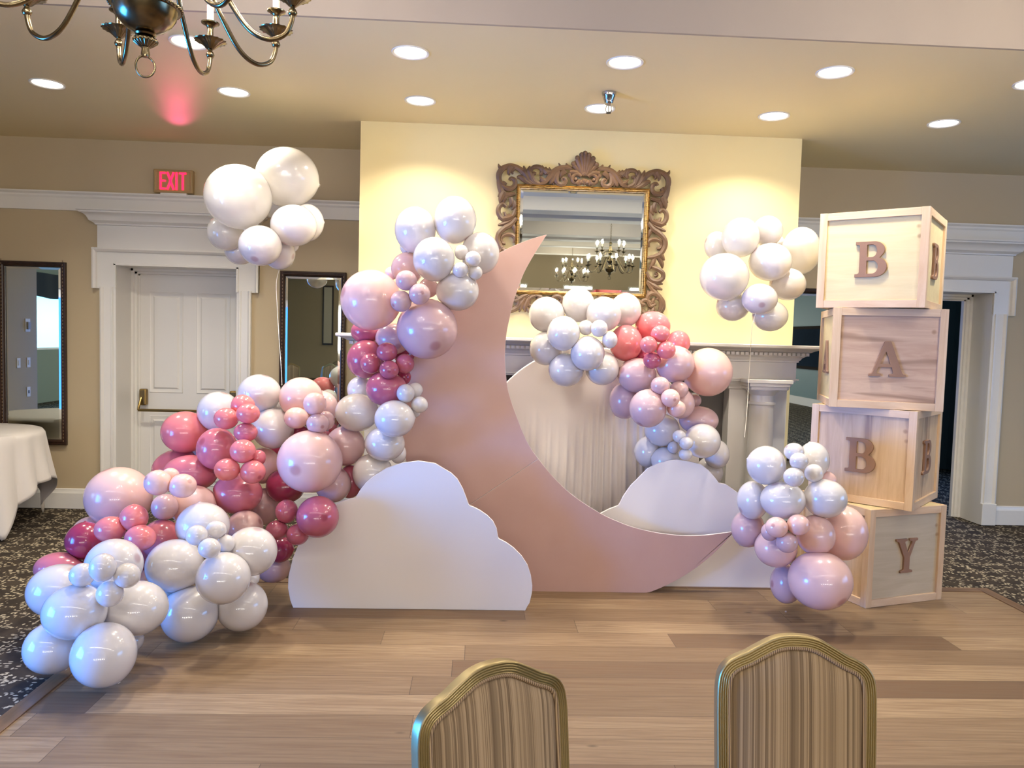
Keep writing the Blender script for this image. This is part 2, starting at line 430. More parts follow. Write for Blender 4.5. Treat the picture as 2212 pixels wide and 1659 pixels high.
for y in (.9, -1.3, -2.4, -5.6, -6.8, -8.8, -11.9):
    struct(box('ceiling_beam', -9, 9, y-.28, y+.28, 3.42, ZU, M['ceil2'], bevel=.01))
m = MB()
for a, b, z0 in ((-5.5, DX1-OW, 0), (DX1-OW, DX1+OW, OH), (DX1+OW, DX2-OW, 0), (DX2-OW, DX2+OW, OH), (DX2+OW, 9, 0)): m.box(a, b, YB, YB+.34, z0+(.015 if z0 else 0), ZC)
struct(m.build('wall_back', M['wall'], smooth=0))
struct(box('wall_chimney', -.925, 2.47, 5.96, YB, 0, ZC, M['breast']))
struct(box('wall_left', -5.7, -5.5, 3.86, YB+.34, 0, ZC, M['wall']))
def win_wall(name, x0, x1, y0, y1, ya, yb, mm):
    m = MB(); m.box(x0, x1, y0, ya, 0, ZU); m.box(x0, x1, yb, y1, 0, ZU); m.box(x0, x1, ya, yb, 0, 1.1); m.box(x0, x1, ya, yb, 2.6, ZU)
    return struct(m.build(name, mm, smooth=0))
win_wall('wall_bay', -9.2, -9, -14, 7.2, -4.0, 2.8, M['teal'])
win_wall('wall_right', 9, 9.2, -14, 7.2, .1, 3.9, M['slate'])
m = MB(); m.box(-9.2, 9.2, -14.2, -14, 0, .95); m.box(-9.2, 9.2, -14.2, -14, 2.55, ZU)
_xs = [-9.2]+[q for x in (-3.3, -1.1, 1.1, 3.3, 5.5, 7.7) for q in (x-.5, x+.5)]+[9.2]
for k in range(0, len(_xs), 2): m.box(_xs[k], _xs[k+1], -14.2, -14, .95, 2.55)
struct(m.build('wall_front', M['wall'], smooth=0))
for k, x in enumerate((-3.3, -1.1, 1.1, 3.3, 5.5, 7.7)):  # rear windows added for frontal fill, none known in that wall
    e = struct(empty('window_%d' % (k+3), (x, -14, 0)))
    m = MB(); m.ring_rect(-.5, .5, .95, 2.55, 0, [(0, .1), (0, -.02), (.05, -.02), (.05, .1)]); m.build('window_frame', M['trim'], e, 0)
    m = MB(); m.box(-.5, .5, -.1, -.09, .95, 2.55); m.build('window_pane', M['rear_glow_pane'], e, 0)
m = MB(); m.box(-4.6, -4.4, -1.2, .8, 0, ZU); m.box(-4.6, -4.4, 3.0, 3.1, 0, ZU); m.box(-4.6, -4.4, .8, 3.0, 2.1, ZU)
struct(m.build('wall_added_glazed', M['wall'], smooth=0))  # wall made up to hold the blue light source
gd = struct(empty('door_3', (-4.5, 1.9, 0)))  # door made up to shape the low blue light
m = MB()
for y in (-1.1, -.03, .03, 1.1): m.box(-.04, .04, y-.05, y+.05, 0, 2.1)
for z in (.06, 2.05): m.box(-.035, .035, -1.1, 1.1, z-.06, z+.05)
m.build('added_door_frame', M['trim'], gd, 0)
m = MB(); m.box(-.06, -.05, -1.1, 1.1, .02, 2.1); m.build('door_pane', M['blue_glow_pane'], gd, 0)
struct(box('wall_alcove', -9.2, -5.7, 3.86, 4.0, 0, ZU, M['wall']))
def window(n, x, ya, yb, s):
    e = struct(empty('window_%d' % n, (x, 0, 0)))
    m = MB()
    for y in (ya, (2*ya+yb)/3, (ya+2*yb)/3, yb): m.box(-.06, .06, y-.05, y+.05, 1.1, 2.6)
    for z in (1.1, 2.6): m.box(-.05, .05, ya, yb, z-.04, z+.04)
    m.build('window_frame', M['trim'], e, 0)
    m = MB(); m.box(s*.07, s*.08, ya, yb, 1.1, 2.6); m.build('window_pane', M['sky_pane'], e, 0)
    m = MB(); N = 40; top = []; bot = []
    rings = []
    for k in range(N+1):
        y = ya-.1+(yb-ya+.2)*k/N; z = 2.32-.16*abs(math.sin(k/N*math.pi*3)); d = -s*(.14+.03*math.sin(k*1.7))
        rings.append([(d, y, 2.68), (d, y, z), (d-s*.02, y, z), (d-s*.02, y, 2.68)])
    m.loft(rings); m.build('valance', M['valance'], e, 60)
window(1, -9.1, -4.0, 2.8, -1); window(2, 9.1, .1, 3.9, 1)
# room behind the open doorway
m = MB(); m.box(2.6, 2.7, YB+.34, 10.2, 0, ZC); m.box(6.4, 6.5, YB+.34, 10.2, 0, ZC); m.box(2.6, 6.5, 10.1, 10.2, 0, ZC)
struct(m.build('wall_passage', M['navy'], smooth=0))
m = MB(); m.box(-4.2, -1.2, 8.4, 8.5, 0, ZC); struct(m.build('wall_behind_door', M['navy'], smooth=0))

area('passage_fill_lamp', (4.4, 9.9, 1.6), (R_(-90), 0, 0), 1.6, 1.6, 60, (.2, .4, 1))  # blue fill added to lift the dark passage, no source known there
# picture rail and baseboards
def rail(name, x0, x1):
    m = MB(); pr = [(0, 2.597), (.02, 2.597), (.02, 2.70), (.03, 2.715), (.03, 2.73), (.05, 2.745), (.05, 2.757), (0, 2.757)]
    m.loft([[(x0, YB-o, z) for o, z in pr], [(x1, YB-o, z) for o, z in pr]]); return struct(m.build(name, M['trim'], smooth=25))
rail('trim_4', -5.5, -.925); rail('trim_5', 2.47, 9)
def base(name, x0, x1):
    m = MB(); pr = [(0, 0), (.022, 0), (.022, .135), (.014, .15), (.012, .17), (0, .176)]
    m.loft([[(x0, YB-o, z) for o, z in pr], [(x1, YB-o, z) for o, z in pr]]); return struct(m.build(name, M['trim'], smooth=25))
base('baseboard_left', -5.5, DX1-.645); base('baseboard_middle', DX1+.645, -.925); base('baseboard_recess', 2.47, DX2-.645); base('baseboard_right', DX2+.645, 9)
m = MB(); m.box(8.97, 9, -14, 7.2, 0, .22); struct(m.build('baseboard_far', M['trim'], smooth=0))

def door_surround(n, cx):
    e = struct(empty('door_%d' % n, (cx, YB, 0)))
    # casing: outer back band, flat, inner bead; ears at the top
    prof = [(.0, .0), (.0, .04), (.012, .045), (.024, .036), (.03, .028), (.085, .022), (.09, .03), (.105, .03), (.11, .02), (.128, .018), (.13, 0)]
    for s in (-1, 1):
        m = MB(); m.loft([[(s*(.645-i), -h, z) for i, h in prof] for z in (0.0, 1.95)]); m.build('casing', M['trim'], e, 30)
        m = MB(); m.box(min(s*.515, s*.65), max(s*.515, s*.65), -.05, 0, 0, .20); m.build('plinth_block', M['trim'], e, 0, .004)
    m = MB(); zt, ze = 2.287, 1.937
    x1 = .708
    m.box(-x1, -.53, -.02, 0, ze, zt); m.box(.53, x1, -.02, 0, ze, zt); m.box(-.53, .53, -.02, 0, OH+.01, zt)
    for s in (-1, 1):      # moulded edge of the ears
        m.loft([[(s*(x1-i), -h, z) for i, h in ((0, 0), (0, .05), (.014, .055), (.03, .04), (.036, .02))] for z in (ze, zt)])
        m.loft([[(s*(.53+i), -h, z) for i, h in ((0, .0), (0, .03), (-.015, .03), (-.018, .02))] for z in (ze, OH+.012)])
    m.loft([[(x, -h, zt-i) for i, h in ((0, 0), (0, .05), (.014, .055), (.03, .04), (.036, .02))] for x in (-x1, x1)])
    m.loft([[(x, -h, OH+i) for i, h in ((0, 0), (0, .03), (.015, .03), (.018, .02))] for x in (-.53, .53)])
    m.build('architrave', M['trim'], e, 25)
    m = MB(); m.box(-.667, .667, -.03, 0, zt, 2.49); m.build('frieze', M['trim'], e, 0)
    m = MB(); m.crown(-.667, .667, -.03, 0, [(.0, 2.478), (.014, 2.482), (.016, 2.492), (.028, 2.500), (.04, 2.508), (.05, 2.513), (.056, 2.53), (.066, 2.55), (.082, 2.565), (.10, 2.572), (.108, 2.575), (.108, 2.588), (.124, 2.592), (.124, 2.607)])
    m.build('cornice', M['trim'], e, 25)
    m = MB()
    for s in (-1, 1): m.box(min(s*.515, s*.53), max(s*.515, s*.53), 0, .34, 0, OH+.015)
    m.box(-.53, .53, 0, .34, OH, OH+.015); m.build('jamb', M['trim'], e, 0)
    m = MB()
    for s in (-1, 1): m.loft([[(s*(.515-i), y, z) for i, y in ((0, .27), (.02, .27), (.028, .285), (.05, .285), (.055, .30), (.07, .30), (.07, .34), (0, .34))] for z in (0, OH)])
    m.loft([[(x, y, OH-i) for i, y in ((0, .27), (.02, .27), (.028, .285), (.045, .285), (.05, .30), (.06, .30), (.06, .34), (0, .34))] for x in (-.515, .515)])
    m.build('door_stop', M['trim'], e, 25)
    return e
d1 = door_surround(1, DX1); d2 = door_surround(2, DX2)
m = MB(); m.box(-.45, .45, .305, .345, .01, 2.085)
for x0, x1 in ((-.36, -.065), (.065, .36)):
    for z0, z1 in ((.16, .80), (1.02, 1.93)):
        m.ring_rect(x0, x1, z0, z1, .305, [(-.004, 0), (0, .006), (.012, .002), (.03, -.001), (.045, .010), (.05, .010)], True)
m.build('door_panel', M['trim'], d1, 25)
pb = MB()
for x in (-.405, .405): pb.box(x-.032, x+.032, .25, .305, .90, 1.05)
pbo = pb.build('panic_latch', M['brass_hw'], d1, 0, .012)
m = MB(); m.tube([(-.42, .20, .862), (.42, .20, .862)], .013, 12); m.tube([(-.415, .255, .97), (-.42, .215, .90), (-.42, .20, .862)], .011, 8); m.tube([(.415, .255, .97), (.42, .215, .90), (.42, .20, .862)], .011, 8)
m.build('panic_bar', M['brass_hw'], d1, 40)
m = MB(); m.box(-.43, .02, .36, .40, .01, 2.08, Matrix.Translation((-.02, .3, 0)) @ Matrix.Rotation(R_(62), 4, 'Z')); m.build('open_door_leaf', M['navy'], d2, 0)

# ---------------------------------------------------------------- fireplace
XC = .772
fp = thing('fireplace_mantel', 'white classical fireplace mantel with columns, on the yellow chimney breast', 'fireplace', (XC, 5.96, 0))
m = MB(); m.box(-1.64, 1.64, -.24, 0, 1.33, 1.50)
m.box(-1.66, 1.66, -.25, 0, 1.345, 1.355); m.build('frieze', M['trim'], fp, 25, .002)
m = MB(); m.crown(-1.64, 1.64, -.24, 0, [(0, 1.478), (.012, 1.482), (.012, 1.492), (.02, 1.498), (.03, 1.515), (.05, 1.528), (.055, 1.530), (.055, 1.552), (.075, 1.556), (.09, 1.566), (.12, 1.577), (.135, 1.58)]); m.build('crown_moulding', M['trim'], fp, 25)
m = MB()
for k in range(96):
    x = -1.69+k*3.38/95; m.box(x-.011, x+.011, -.318, -.29, 1.531, 1.552)
for s in (-1, 1):
    for k in range(6): m.box(s*1.70-.012 if s > 0 else -1.712, s*1.70+.012 if s > 0 else -1.688, -.28+k*.036, -.26+k*.036, 1.531, 1.552)
do = m.build('dentil_course', M['trim'], fp, 0)
m = MB(); m.crown(-1.72, 1.72, -.34, 0, [(.05, 1.58), (.064, 1.584), (.07, 1.59), (.07, 1.606), (.062, 1.61)]); m.build('shelf', M['trim'], fp, 25)
for s in (-1, 1):
    xp = s*1.385
    m = MB(); m.box(xp-.225, xp+.225, -.16, 0, 0, 1.33); m.box(xp-.24, xp+.24, -.18, 0, 0, .16)
    m.crown(xp-.225, xp+.225, -.16, 0, [(0, 1.26), (.012, 1.27), (.012, 1.285), (.025, 1.30), (.025, 1.33)]); m.build('pilaster', M['trim'], fp, 25, .003)
    m = MB(); cy = -.245
    m.lathe([(.125, .1), (.125, .12), (.118, .14), (.105, .15), (.105, .17), (.098, .18), (.097, .6), (.088, 1.155), (.098, 1.16), (.1, 1.168), (.098, 1.176), (.088, 1.182), (.088, 1.23), (.094, 1.235), (.11, 1.255), (.125, 1.268), (.125, 1.275)], 40, (xp, cy, 0))
    m.build('column', M['trim'], fp, 30)
    m = MB(); m.box(xp-.135, xp+.135, cy-.135, -.1, 1.275, 1.30); m.box(xp-.15, xp+.15, cy-.15, -.1, 1.30, 1.325); m.box(xp-.17, xp+.17, cy-.16, -.1, 1.325, 1.352); m.build('capital', M['trim'], fp, 0, .003)
    m = MB(); m.box(xp-.14, xp+.14, cy-.14, -.1, 0, .1); m.build('column_base', M['trim'], fp, 0, .004)
m = MB(); m.box(-1.16, 1.16, -.03, 0, 0, 1.33); m.build('firebox_slip', M['dark'], fp, 0)
m = MB()
for s in (-1, 1):
    m.loft([[(s*(.84+i), -h, z) for i, h in ((0, .03), (0, .07), (.02, .075), (.035, .06), (.05, .06), (.06, .075), (.085, .075), (.09, .06), (.11, .06), (.115, .03))] for z in (0, 1.22)])
m.loft([[(x, -h, 1.10+i) for i, h in ((0, .03), (0, .07), (.02, .075), (.035, .06), (.05, .06), (.06, .075), (.085, .075), (.09, .06), (.11, .06), (.115, .03))] for x in (-.955, .955)])
m.build('inner_moulding', M['trim'], fp, 25)

# ---------------------------------------------------------------- wall mirrors
def wall_mirror(label, x0, x1, z0, z1):
    e = thing('wall_mirror', label, 'mirror', ((x0+x1)/2, YB, z0), 0, 'tall dark framed wall mirrors')
    hw, h = (x1-x0)/2, z1-z0
    m = MB(); m.ring_rect(-hw, hw, 0, h, 0, [(0, 0), (0, .03), (.006, .036), (.014, .036), (.018, .029), (.026, .029), (.03, .033), (.036, .03), (.045, .016), (.045, 0)])
    m.build('frame', M['mirror_wood'], e, 25)
    m = MB()
    N = int(h/.03)
    for k in range(N):
        for s in (-1, 1): m.box(s*(hw-.022)-.0025, s*(hw-.022)+.0025, -.032, -.028, .03+k*.03, .046+k*.03)
    m.build('rope_inlay', mat('worn_inlay', '#8a7258', .5), e, 0)
    m = MB(); m.ring_rect(-hw+.045, hw-.045, .045, h-.045, -.012, [(0, -.003), (.02, 0)], False); m.build('glass_bevel', M['bevel'], e, 0)
    m = MB(); i = .065; m.add([(-hw+i, -.012, i), (hw-i, -.012, i), (hw-i, -.012, h-i), (-hw+i, -.012, h-i), (-hw+i, -.002, i), (hw-i, -.002, i), (hw-i, -.002, h-i), (-hw+i, -.002, h-i)], [(0, 1, 2, 3), (7, 6, 5, 4), (0, 4, 5, 1), (1, 5, 6, 2), (2, 6, 7, 3), (3, 7, 4, 0)])
    m.build('glass', M['glass'], e, 0)
wall_mirror('tall dark framed wall mirror behind the round table with the white cloth', -4.135, -3.575, .56, 2.15)
wall_mirror('tall dark framed wall mirror between the panelled door and the chimney breast', -1.742, -1.169, .56, 2.138)
wall_mirror('tall dark framed wall mirror between the mantel and the crates', 2.72, 3.29, .56, 2.13)

# carved mirror over the mantel
om = thing('carved_mirror', 'gilt edged mirror in a carved openwork scroll frame above the mantel', 'mirror', (.775, 5.958, 1.945))
om.rotation_euler = (R_(1.3), 0, 0)
GH, GW = .415, .512
def fl(pts, mx=1, mz=1): return [(p[0]*mx, p[1]*mz) for p in pts]
def scroll(m, pts, rad, mx=1, mz=1, dy=-.03, dep=.9):
    q = [(p[0]*mx, p[1]*mz+GH) for p in pts]; k = len(q)
    rr = list(rad) if len(rad) == k else list(np.interp(np.linspace(0, 1, k), np.linspace(0, 1, len(rad)), rad))
    sp = spline([(a, b, r) for (a, b), r in zip(q, rr)], 5); n = 12; vs = []; fs = []
    for i, (x, z, r) in enumerate(sp):
        r = max(r*1.55, .0022); a = sp[max(i-1, 0)]; b = sp[min(i+1, len(sp)-1)]; d = Vector((b[0]-a[0], 0, b[1]-a[1])).normalized(); nn = Vector((-d.z, 0, d.x))
        for j in range(n):
            t = 2*math.pi*j/n; gr = 1-.22*(.5+.5*math.cos(6*t)) if 0 < j < 6 else 1
            vs.append(Vector((x, dy, z))+nn*(r*math.cos(t))*(.93+.07*gr)+Vector((0, -1, 0))*(r*.3+math.sin(t)*r*dep*gr))
    for i in range(len(sp)-1):
        for j in range(n):
            a = i*n+j; b = i*n+(j+1) % n; fs.append((a, b, b+n, a+n))
    fs.append(tuple(range(n))); L = (len(sp)-1)*n; fs.append(tuple(range(L, L+n)))
    m.add(vs, fs)
FTOP = [([(-0.599,0.426),(-0.613,0.409),(-0.635,0.422),(-0.648,0.449),(-0.647,0.485),(-0.63,0.517),(-0.602,0.537),(-0.563,0.548),(-0.52,0.539),(-0.484,0.519),(-0.461,0.492),(-0.439,0.464),(-0.413,0.437),(-0.38,0.42),(-0.344,0.418)],(0.0109,0.0124,0.0124,0.0131,0.0145,0.0145,0.0131,0.0124,0.0131,0.0138,0.0131,0.0116,0.0102,0.008,0.0051)),([(-0.636,0.527),(-0.649,0.541),(-0.655,0.56)],(0.0109,0.0073,0.0022)),([(-0.556,0.543),(-0.568,0.519),(-0.575,0.494),(-0.57,0.475)],(0.0138,0.0131,0.0087,0.0025)),([(-0.534,0.535),(-0.551,0.509),(-0.542,0.487)],(0.0116,0.0095,0.0033)),([(-0.566,0.44),(-0.557,0.455),(-0.535,0.447),(-0.524,0.426),(-0.53,0.397),(-0.555,0.378),(-0.587,0.379),(-0.616,0.394),(-0.64,0.414)],(0.0087,0.0087,0.0109,0.0116,0.0124,0.0131,0.0124,0.0102,0.0058)),([(-0.511,0.462),(-0.489,0.466),(-0.46,0.449),(-0.431,0.429),(-0.398,0.416)],(0.0058,0.0109,0.0131,0.0102,0.0051)),([(-0.405,0.423),(-0.43,0.468),(-0.453,0.51),(-0.463,0.553)],(0.0065,0.0124,0.0131,0.0029)),([(-0.388,0.427),(-0.409,0.479),(-0.422,0.518),(-0.416,0.552)],(0.0058,0.0116,0.0116,0.0036)),([(-0.424,0.44),(-0.448,0.482),(-0.469,0.509),(-0.476,0.533)],(0.0087,0.0124,0.0095,0.0029)),([(-0.366,0.495),(-0.383,0.499),(-0.396,0.483),(-0.388,0.452),(-0.366,0.432),(-0.33,0.421),(-0.298,0.434)],(0.0065,0.0095,0.0109,0.0109,0.0109,0.0095,0.0065)),([(-0.406,0.511),(-0.398,0.536),(-0.37,0.548),(-0.337,0.542),(-0.322,0.52),(-0.329,0.498),(-0.343,0.494)],(0.0073,0.0095,0.0109,0.0116,0.0116,0.0102,0.0065)),([(-0.286,0.502),(-0.31,0.529),(-0.324,0.559)],(0.0138,0.0109,0.0022)),([(-0.268,0.502),(-0.288,0.53),(-0.295,0.551)],(0.0124,0.0102,0.0025)),([(-0.246,0.505),(-0.263,0.526),(-0.269,0.548)],(0.0116,0.0087,0.0025)),([(-0.344,0.418),(-0.298,0.436),(-0.267,0.474),(-0.236,0.514),(-0.193,0.541),(-0.14,0.55),(-0.096,0.541)],(0.0051,0.0109,0.0131,0.0131,0.0131,0.0109,0.0087)),([(-0.15,0.547),(-0.179,0.555),(-0.198,0.583)],(0.0102,0.008,0.0022)),([(-0.107,0.547),(-0.131,0.564),(-0.141,0.582)],(0.0095,0.008,0.0033)),([(-0.291,0.441),(-0.318,0.453),(-0.339,0.475)],(0.0116,0.0102,0.0033)),([(-0.28,0.438),(-0.312,0.437),(-0.341,0.447)],(0.0102,0.008,0.0029)),([(-0.196,0.523),(-0.213,0.48),(-0.208,0.441),(-0.182,0.421),(-0.15,0.429),(-0.14,0.454),(-0.155,0.471),(-0.169,0.462),(-0.161,0.446)],(0.0102,0.0131,0.0124,0.0109,0.0109,0.0102,0.008,0.0065,0.0051)),([(-0.207,0.512),(-0.233,0.472),(-0.253,0.436),(-0.263,0.423)],(0.0109,0.0124,0.0095,0.0036)),([(-0.203,0.501),(-0.223,0.458),(-0.235,0.421)],(0.0102,0.0116,0.0044)),([(-0.146,0.525),(-0.171,0.503),(-0.186,0.474)],(0.0145,0.0124,0.0044)),([(-0.3,0.498),(-0.268,0.506),(-0.235,0.507)],(0.0065,0.0109,0.0073))]
FCREST = [([(-0.002,0.491),(-0.002,0.573),(-0.004,0.643)],(0.0058,0.0131,0.016)),([(-0.01,0.491),(-0.021,0.568),(-0.032,0.633)],(0.0051,0.0124,0.0145)),([(-0.017,0.491),(-0.043,0.557),(-0.064,0.607)],(0.0051,0.0124,0.0145)),([(-0.026,0.492),(-0.056,0.535),(-0.088,0.568)],(0.0051,0.0116,0.0131)),([(-0.033,0.49),(-0.07,0.513),(-0.117,0.515)],(0.0051,0.0124,0.0087)),([(-0.029,0.483),(-0.044,0.497),(-0.069,0.499),(-0.091,0.481),(-0.095,0.456),(-0.078,0.437),(-0.053,0.44),(-0.043,0.461)],(0.0087,0.0095,0.0095,0.0095,0.0102,0.0102,0.0095,0.0073)),([(-0.102,0.512),(-0.116,0.494),(-0.101,0.47)],(0.0065,0.0109,0.0065)),([(-0.007,0.466),(-0.006,0.445),(-0.004,0.421)],(0.0109,0.0124,0.0036)),([(-0.019,0.455),(-0.028,0.437),(-0.031,0.42)],(0.0095,0.0109,0.0033)),([(-0.032,0.444),(-0.045,0.429),(-0.063,0.425)],(0.0087,0.0095,0.0033)),([(-0.023,0.508),(-0.012,0.501),(0.0,0.516)],(0.008,0.0087,0.0087))]
FSIDE = [([(0.646,0.479),(0.645,0.422),(0.63,0.364),(0.595,0.331),(0.554,0.336),(0.521,0.342)],(0.0116,0.0131,0.0145,0.0131,0.0116,0.0073)),([(0.637,0.379),(0.631,0.343),(0.652,0.313)],(0.0131,0.0116,0.0029)),([(0.609,0.349),(0.629,0.3),(0.635,0.264)],(0.0145,0.0131,0.0036)),([(0.584,0.334),(0.607,0.292),(0.605,0.256)],(0.0116,0.0116,0.0036)),([(0.587,0.241),(0.612,0.258),(0.641,0.236),(0.644,0.193),(0.618,0.153),(0.573,0.147),(0.531,0.182),(0.512,0.238)],(0.0087,0.0109,0.0116,0.0124,0.0124,0.0116,0.0109,0.0073)),([(0.6,0.202),(0.585,0.171),(0.553,0.183)],(0.0058,0.0095,0.0065)),([(0.555,0.311),(0.546,0.268),(0.569,0.237)],(0.0109,0.0124,0.0044)),([(0.531,0.289),(0.525,0.246),(0.548,0.218)],(0.0087,0.0102,0.0036)),([(0.52,0.181),(0.58,0.155),(0.647,0.15)],(0.0073,0.0131,0.0036)),([(0.515,0.16),(0.578,0.122),(0.646,0.101)],(0.0073,0.0131,0.0044)),([(0.522,0.131),(0.586,0.09),(0.622,0.054)],(0.0073,0.0116,0.0044)),([(0.505,0.159),(0.545,0.111),(0.598,0.077),(0.637,0.035),(0.642,-0.015),(0.611,-0.074),(0.561,-0.099),(0.51,-0.108)],(0.0087,0.0124,0.0131,0.0131,0.0131,0.0131,0.0116,0.0073)),([(0.584,-0.035),(0.609,-0.031),(0.619,0.002),(0.588,0.032),(0.541,0.033),(0.514,0.01),(0.521,-0.027)],(0.0065,0.0087,0.0095,0.0102,0.0102,0.0095,0.0058)),([(0.537,0.117),(0.521,0.081),(0.513,0.045)],(0.0102,0.0102,0.0036)),([(0.607,-0.067),(0.628,-0.102),(0.645,-0.123)],(0.0131,0.0109,0.0036)),([(0.593,-0.089),(0.625,-0.146),(0.634,-0.185)],(0.0131,0.0116,0.0036)),([(0.568,-0.104),(0.555,-0.148),(0.528,-0.199)],(0.0109,0.0116,0.0044)),([(0.549,-0.177),(0.597,-0.193),(0.635,-0.221),(0.635,-0.262),(0.597,-0.285),(0.542,-0.271),(0.508,-0.214)],(0.0087,0.0109,0.0116,0.0116,0.0116,0.0109,0.0065)),([(0.574,-0.248),(0.592,-0.237),(0.58,-0.216)],(0.0058,0.0087,0.0058)),([(0.519,-0.254),(0.583,-0.291),(0.641,-0.304)],(0.0065,0.0124,0.0036)),([(0.515,-0.283),(0.577,-0.324),(0.638,-0.348)],(0.0065,0.0124,0.0044)),([(0.517,-0.308),(0.578,-0.357),(0.615,-0.385)],(0.0065,0.0109,0.0044)),([(0.513,-0.286),(0.567,-0.357),(0.623,-0.413),(0.636,-0.471),(0.618,-0.537)],(0.0087,0.0124,0.0131,0.0131,0.0102)),([(0.59,-0.461),(0.55,-0.475),(0.522,-0.431),(0.482,-0.443),(0.472,-0.49),(0.497,-0.533)],(0.0065,0.0095,0.0102,0.0102,0.0102,0.0073)),([(0.534,-0.358),(0.528,-0.394),(0.515,-0.424)],(0.0102,0.0102,0.0036)),([(0.58,-0.415),(0.567,-0.444),(0.597,-0.472)],(0.0087,0.0095,0.0044)),([(0.493,-0.432),(0.545,-0.445),(0.542,-0.463)],(0.0073,0.0087,0.0036))]
BEADS = [(-0.004,0.656),(-0.03,0.645),(-0.062,0.62),(-0.09,0.576)]
VOLUTE = (-0.071,0.46)
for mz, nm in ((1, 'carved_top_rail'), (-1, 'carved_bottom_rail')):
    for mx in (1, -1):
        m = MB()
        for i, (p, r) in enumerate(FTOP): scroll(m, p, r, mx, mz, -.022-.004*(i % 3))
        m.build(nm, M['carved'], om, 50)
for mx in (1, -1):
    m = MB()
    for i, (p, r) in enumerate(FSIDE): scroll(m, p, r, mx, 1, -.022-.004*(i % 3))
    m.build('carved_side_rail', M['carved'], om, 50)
m = MB(); cx0 = FCREST[0][0][1][0]
for i, (p, r) in enumerate(FCREST):
    pp = [(a-cx0, b) for a, b in p]
    for mx in ((1,) if i == 0 else (1, -1)): scroll(m, pp, r, mx, 1, -.04-.003*(i % 3), 1.1)
def blob(m, x, z, r, y=-.05): m.lathe([(r*math.sin(a), -r*math.cos(a)) for a in np.linspace(.15, math.pi-.15, 7)], 12, (x, y, z+GH))
for i, (x, z) in enumerate(BEADS):
    for mx in ((1,) if i == 0 else (1, -1)): blob(m, (x-cx0)*mx, z, .019 if i else .02, -.055)
for mx in (1, -1): blob(m, (VOLUTE[0]-cx0)*mx, VOLUTE[1], .013, -.07)
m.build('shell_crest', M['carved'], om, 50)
m = MB(); m.ring_rect(-GW, GW, 0, 2*GH, 0, [(0, 0), (0, .035), (.005, .04), (.011, .032), (.015, .038), (.021, .038), (.024, .028), (.029, .026), (.03, .006)]); m.build('gilt_frame', M['gilt'], om, 25)
m = MB(); m.ring_rect(-GW+.03, GW-.03, .03, 2*GH-.03, -.012, [(0, -.004), (.024, 0)]); m.build('glass_bevel', M['bevel'], om, 0)
m = MB(); N1, N2 = 24, 12; i = .054; vs = []
for b in range(N2+1):
    for a in range(N1+1):
        x = -GW+i+(2*GW-2*i)*a/N1; z = i+(2*GH-2*i)*b/N2; vs.append((x, -.012, z))
fs = [(b*(N1+1)+a, b*(N1+1)+a+1, (b+1)*(N1+1)+a+1, (b+1)*(N1+1)+a) for b in range(N2) for a in range(N1)]
m.add(vs, fs); m.build('glass', M['glass'], om, 0)
m = MB(); m.box(-GW+.01, GW-.01, -.004, 0, .01, 2*GH-.01); m.build('backing_board', M['black'], om, 0)

# ---------------------------------------------------------------- lights on the ceiling
def downlight(x, y, label):
    e = thing('downlight', label, 'ceiling light', (x, y, ZC), 0, 'round recessed ceiling lights')
    m = MB(); m.lathe([(.088, 0), (.106, 0), (.108, -.004), (.105, -.008), (.094, -.006), (.090, -.002)], 40); m.build('trim_ring', M['trim'], e, 40)
    m = MB(); m.lathe([(.0, -.001), (.05, -.0012), (.091, -.002)], 40); m.build('lens', M['lens'], e, 40)
    l = bpy.data.lights.new('downlight_lamp', 'AREA'); l.shape = 'DISK'; l.size = .17; l.energy = DOWN; l.color = DOWNC; l.spread = R_(125)
    lo = bpy.data.objects.new('downlight_lamp', l); lo.location = (0, 0, -.012); lo.parent = e; COL.objects.link(lo)
DL = {(-1.66, 4.495): 'recessed ceiling light behind the chandelier arms, front row', (-.425, 4.5): 'recessed ceiling light of the front row, next right of the chandelier', (.805, 4.505): 'recessed ceiling light of the front row, nearest the sprinkler',
      (2.043, 4.51): 'recessed ceiling light of the front row above the stacked crates', (3.27, 4.55): 'recessed ceiling light of the front row cut off by the photo edge',
      (-2.907, 5.365): 'recessed ceiling light of the back row furthest left, before the door', (-1.687, 5.375): 'recessed ceiling light of the back row by the red glow', (-.436, 5.394): 'recessed ceiling light of the back row above the chimney breast corner, moon side',
      (.802, 5.40): 'recessed ceiling light directly behind the sprinkler head', (2.03, 5.405): 'recessed ceiling light of the back row above the chimney corner, crate side', (3.255, 5.41): 'recessed ceiling light of the back row furthest right'}
for (x, y), lb in DL.items(): downlight(x, y, lb)

sp = thing('sprinkler_head', 'chrome fire sprinkler head on the ceiling above the mirror', 'sprinkler', (.808, 5.057, ZC))
m = MB(); m.lathe([(.047, 0), (.048, -.006), (.04, -.03), (.029, -.062), (.028, -.072), (.02, -.08), (.014, -.082)], 28); m.build('escutcheon', M['steel'], sp, 40)
m = MB()
for s in (-1, 1): m.tube(spline([(s*.012, 0, -.08), (s*.019, 0, -.10), (s*.017, 0, -.118), (0, 0, -.128)], 4), .004, 6)
m.tube([(0, 0, -.08), (0, 0, -.128)], .004, 6); m.build('frame_arms', M['steel'], sp, 40)
m = MB(); m.lathe([(.004, -.126), (.016, -.129), (.016, -.132), (.004, -.132)], 12); m.build('deflector', M['black'], sp, 30)

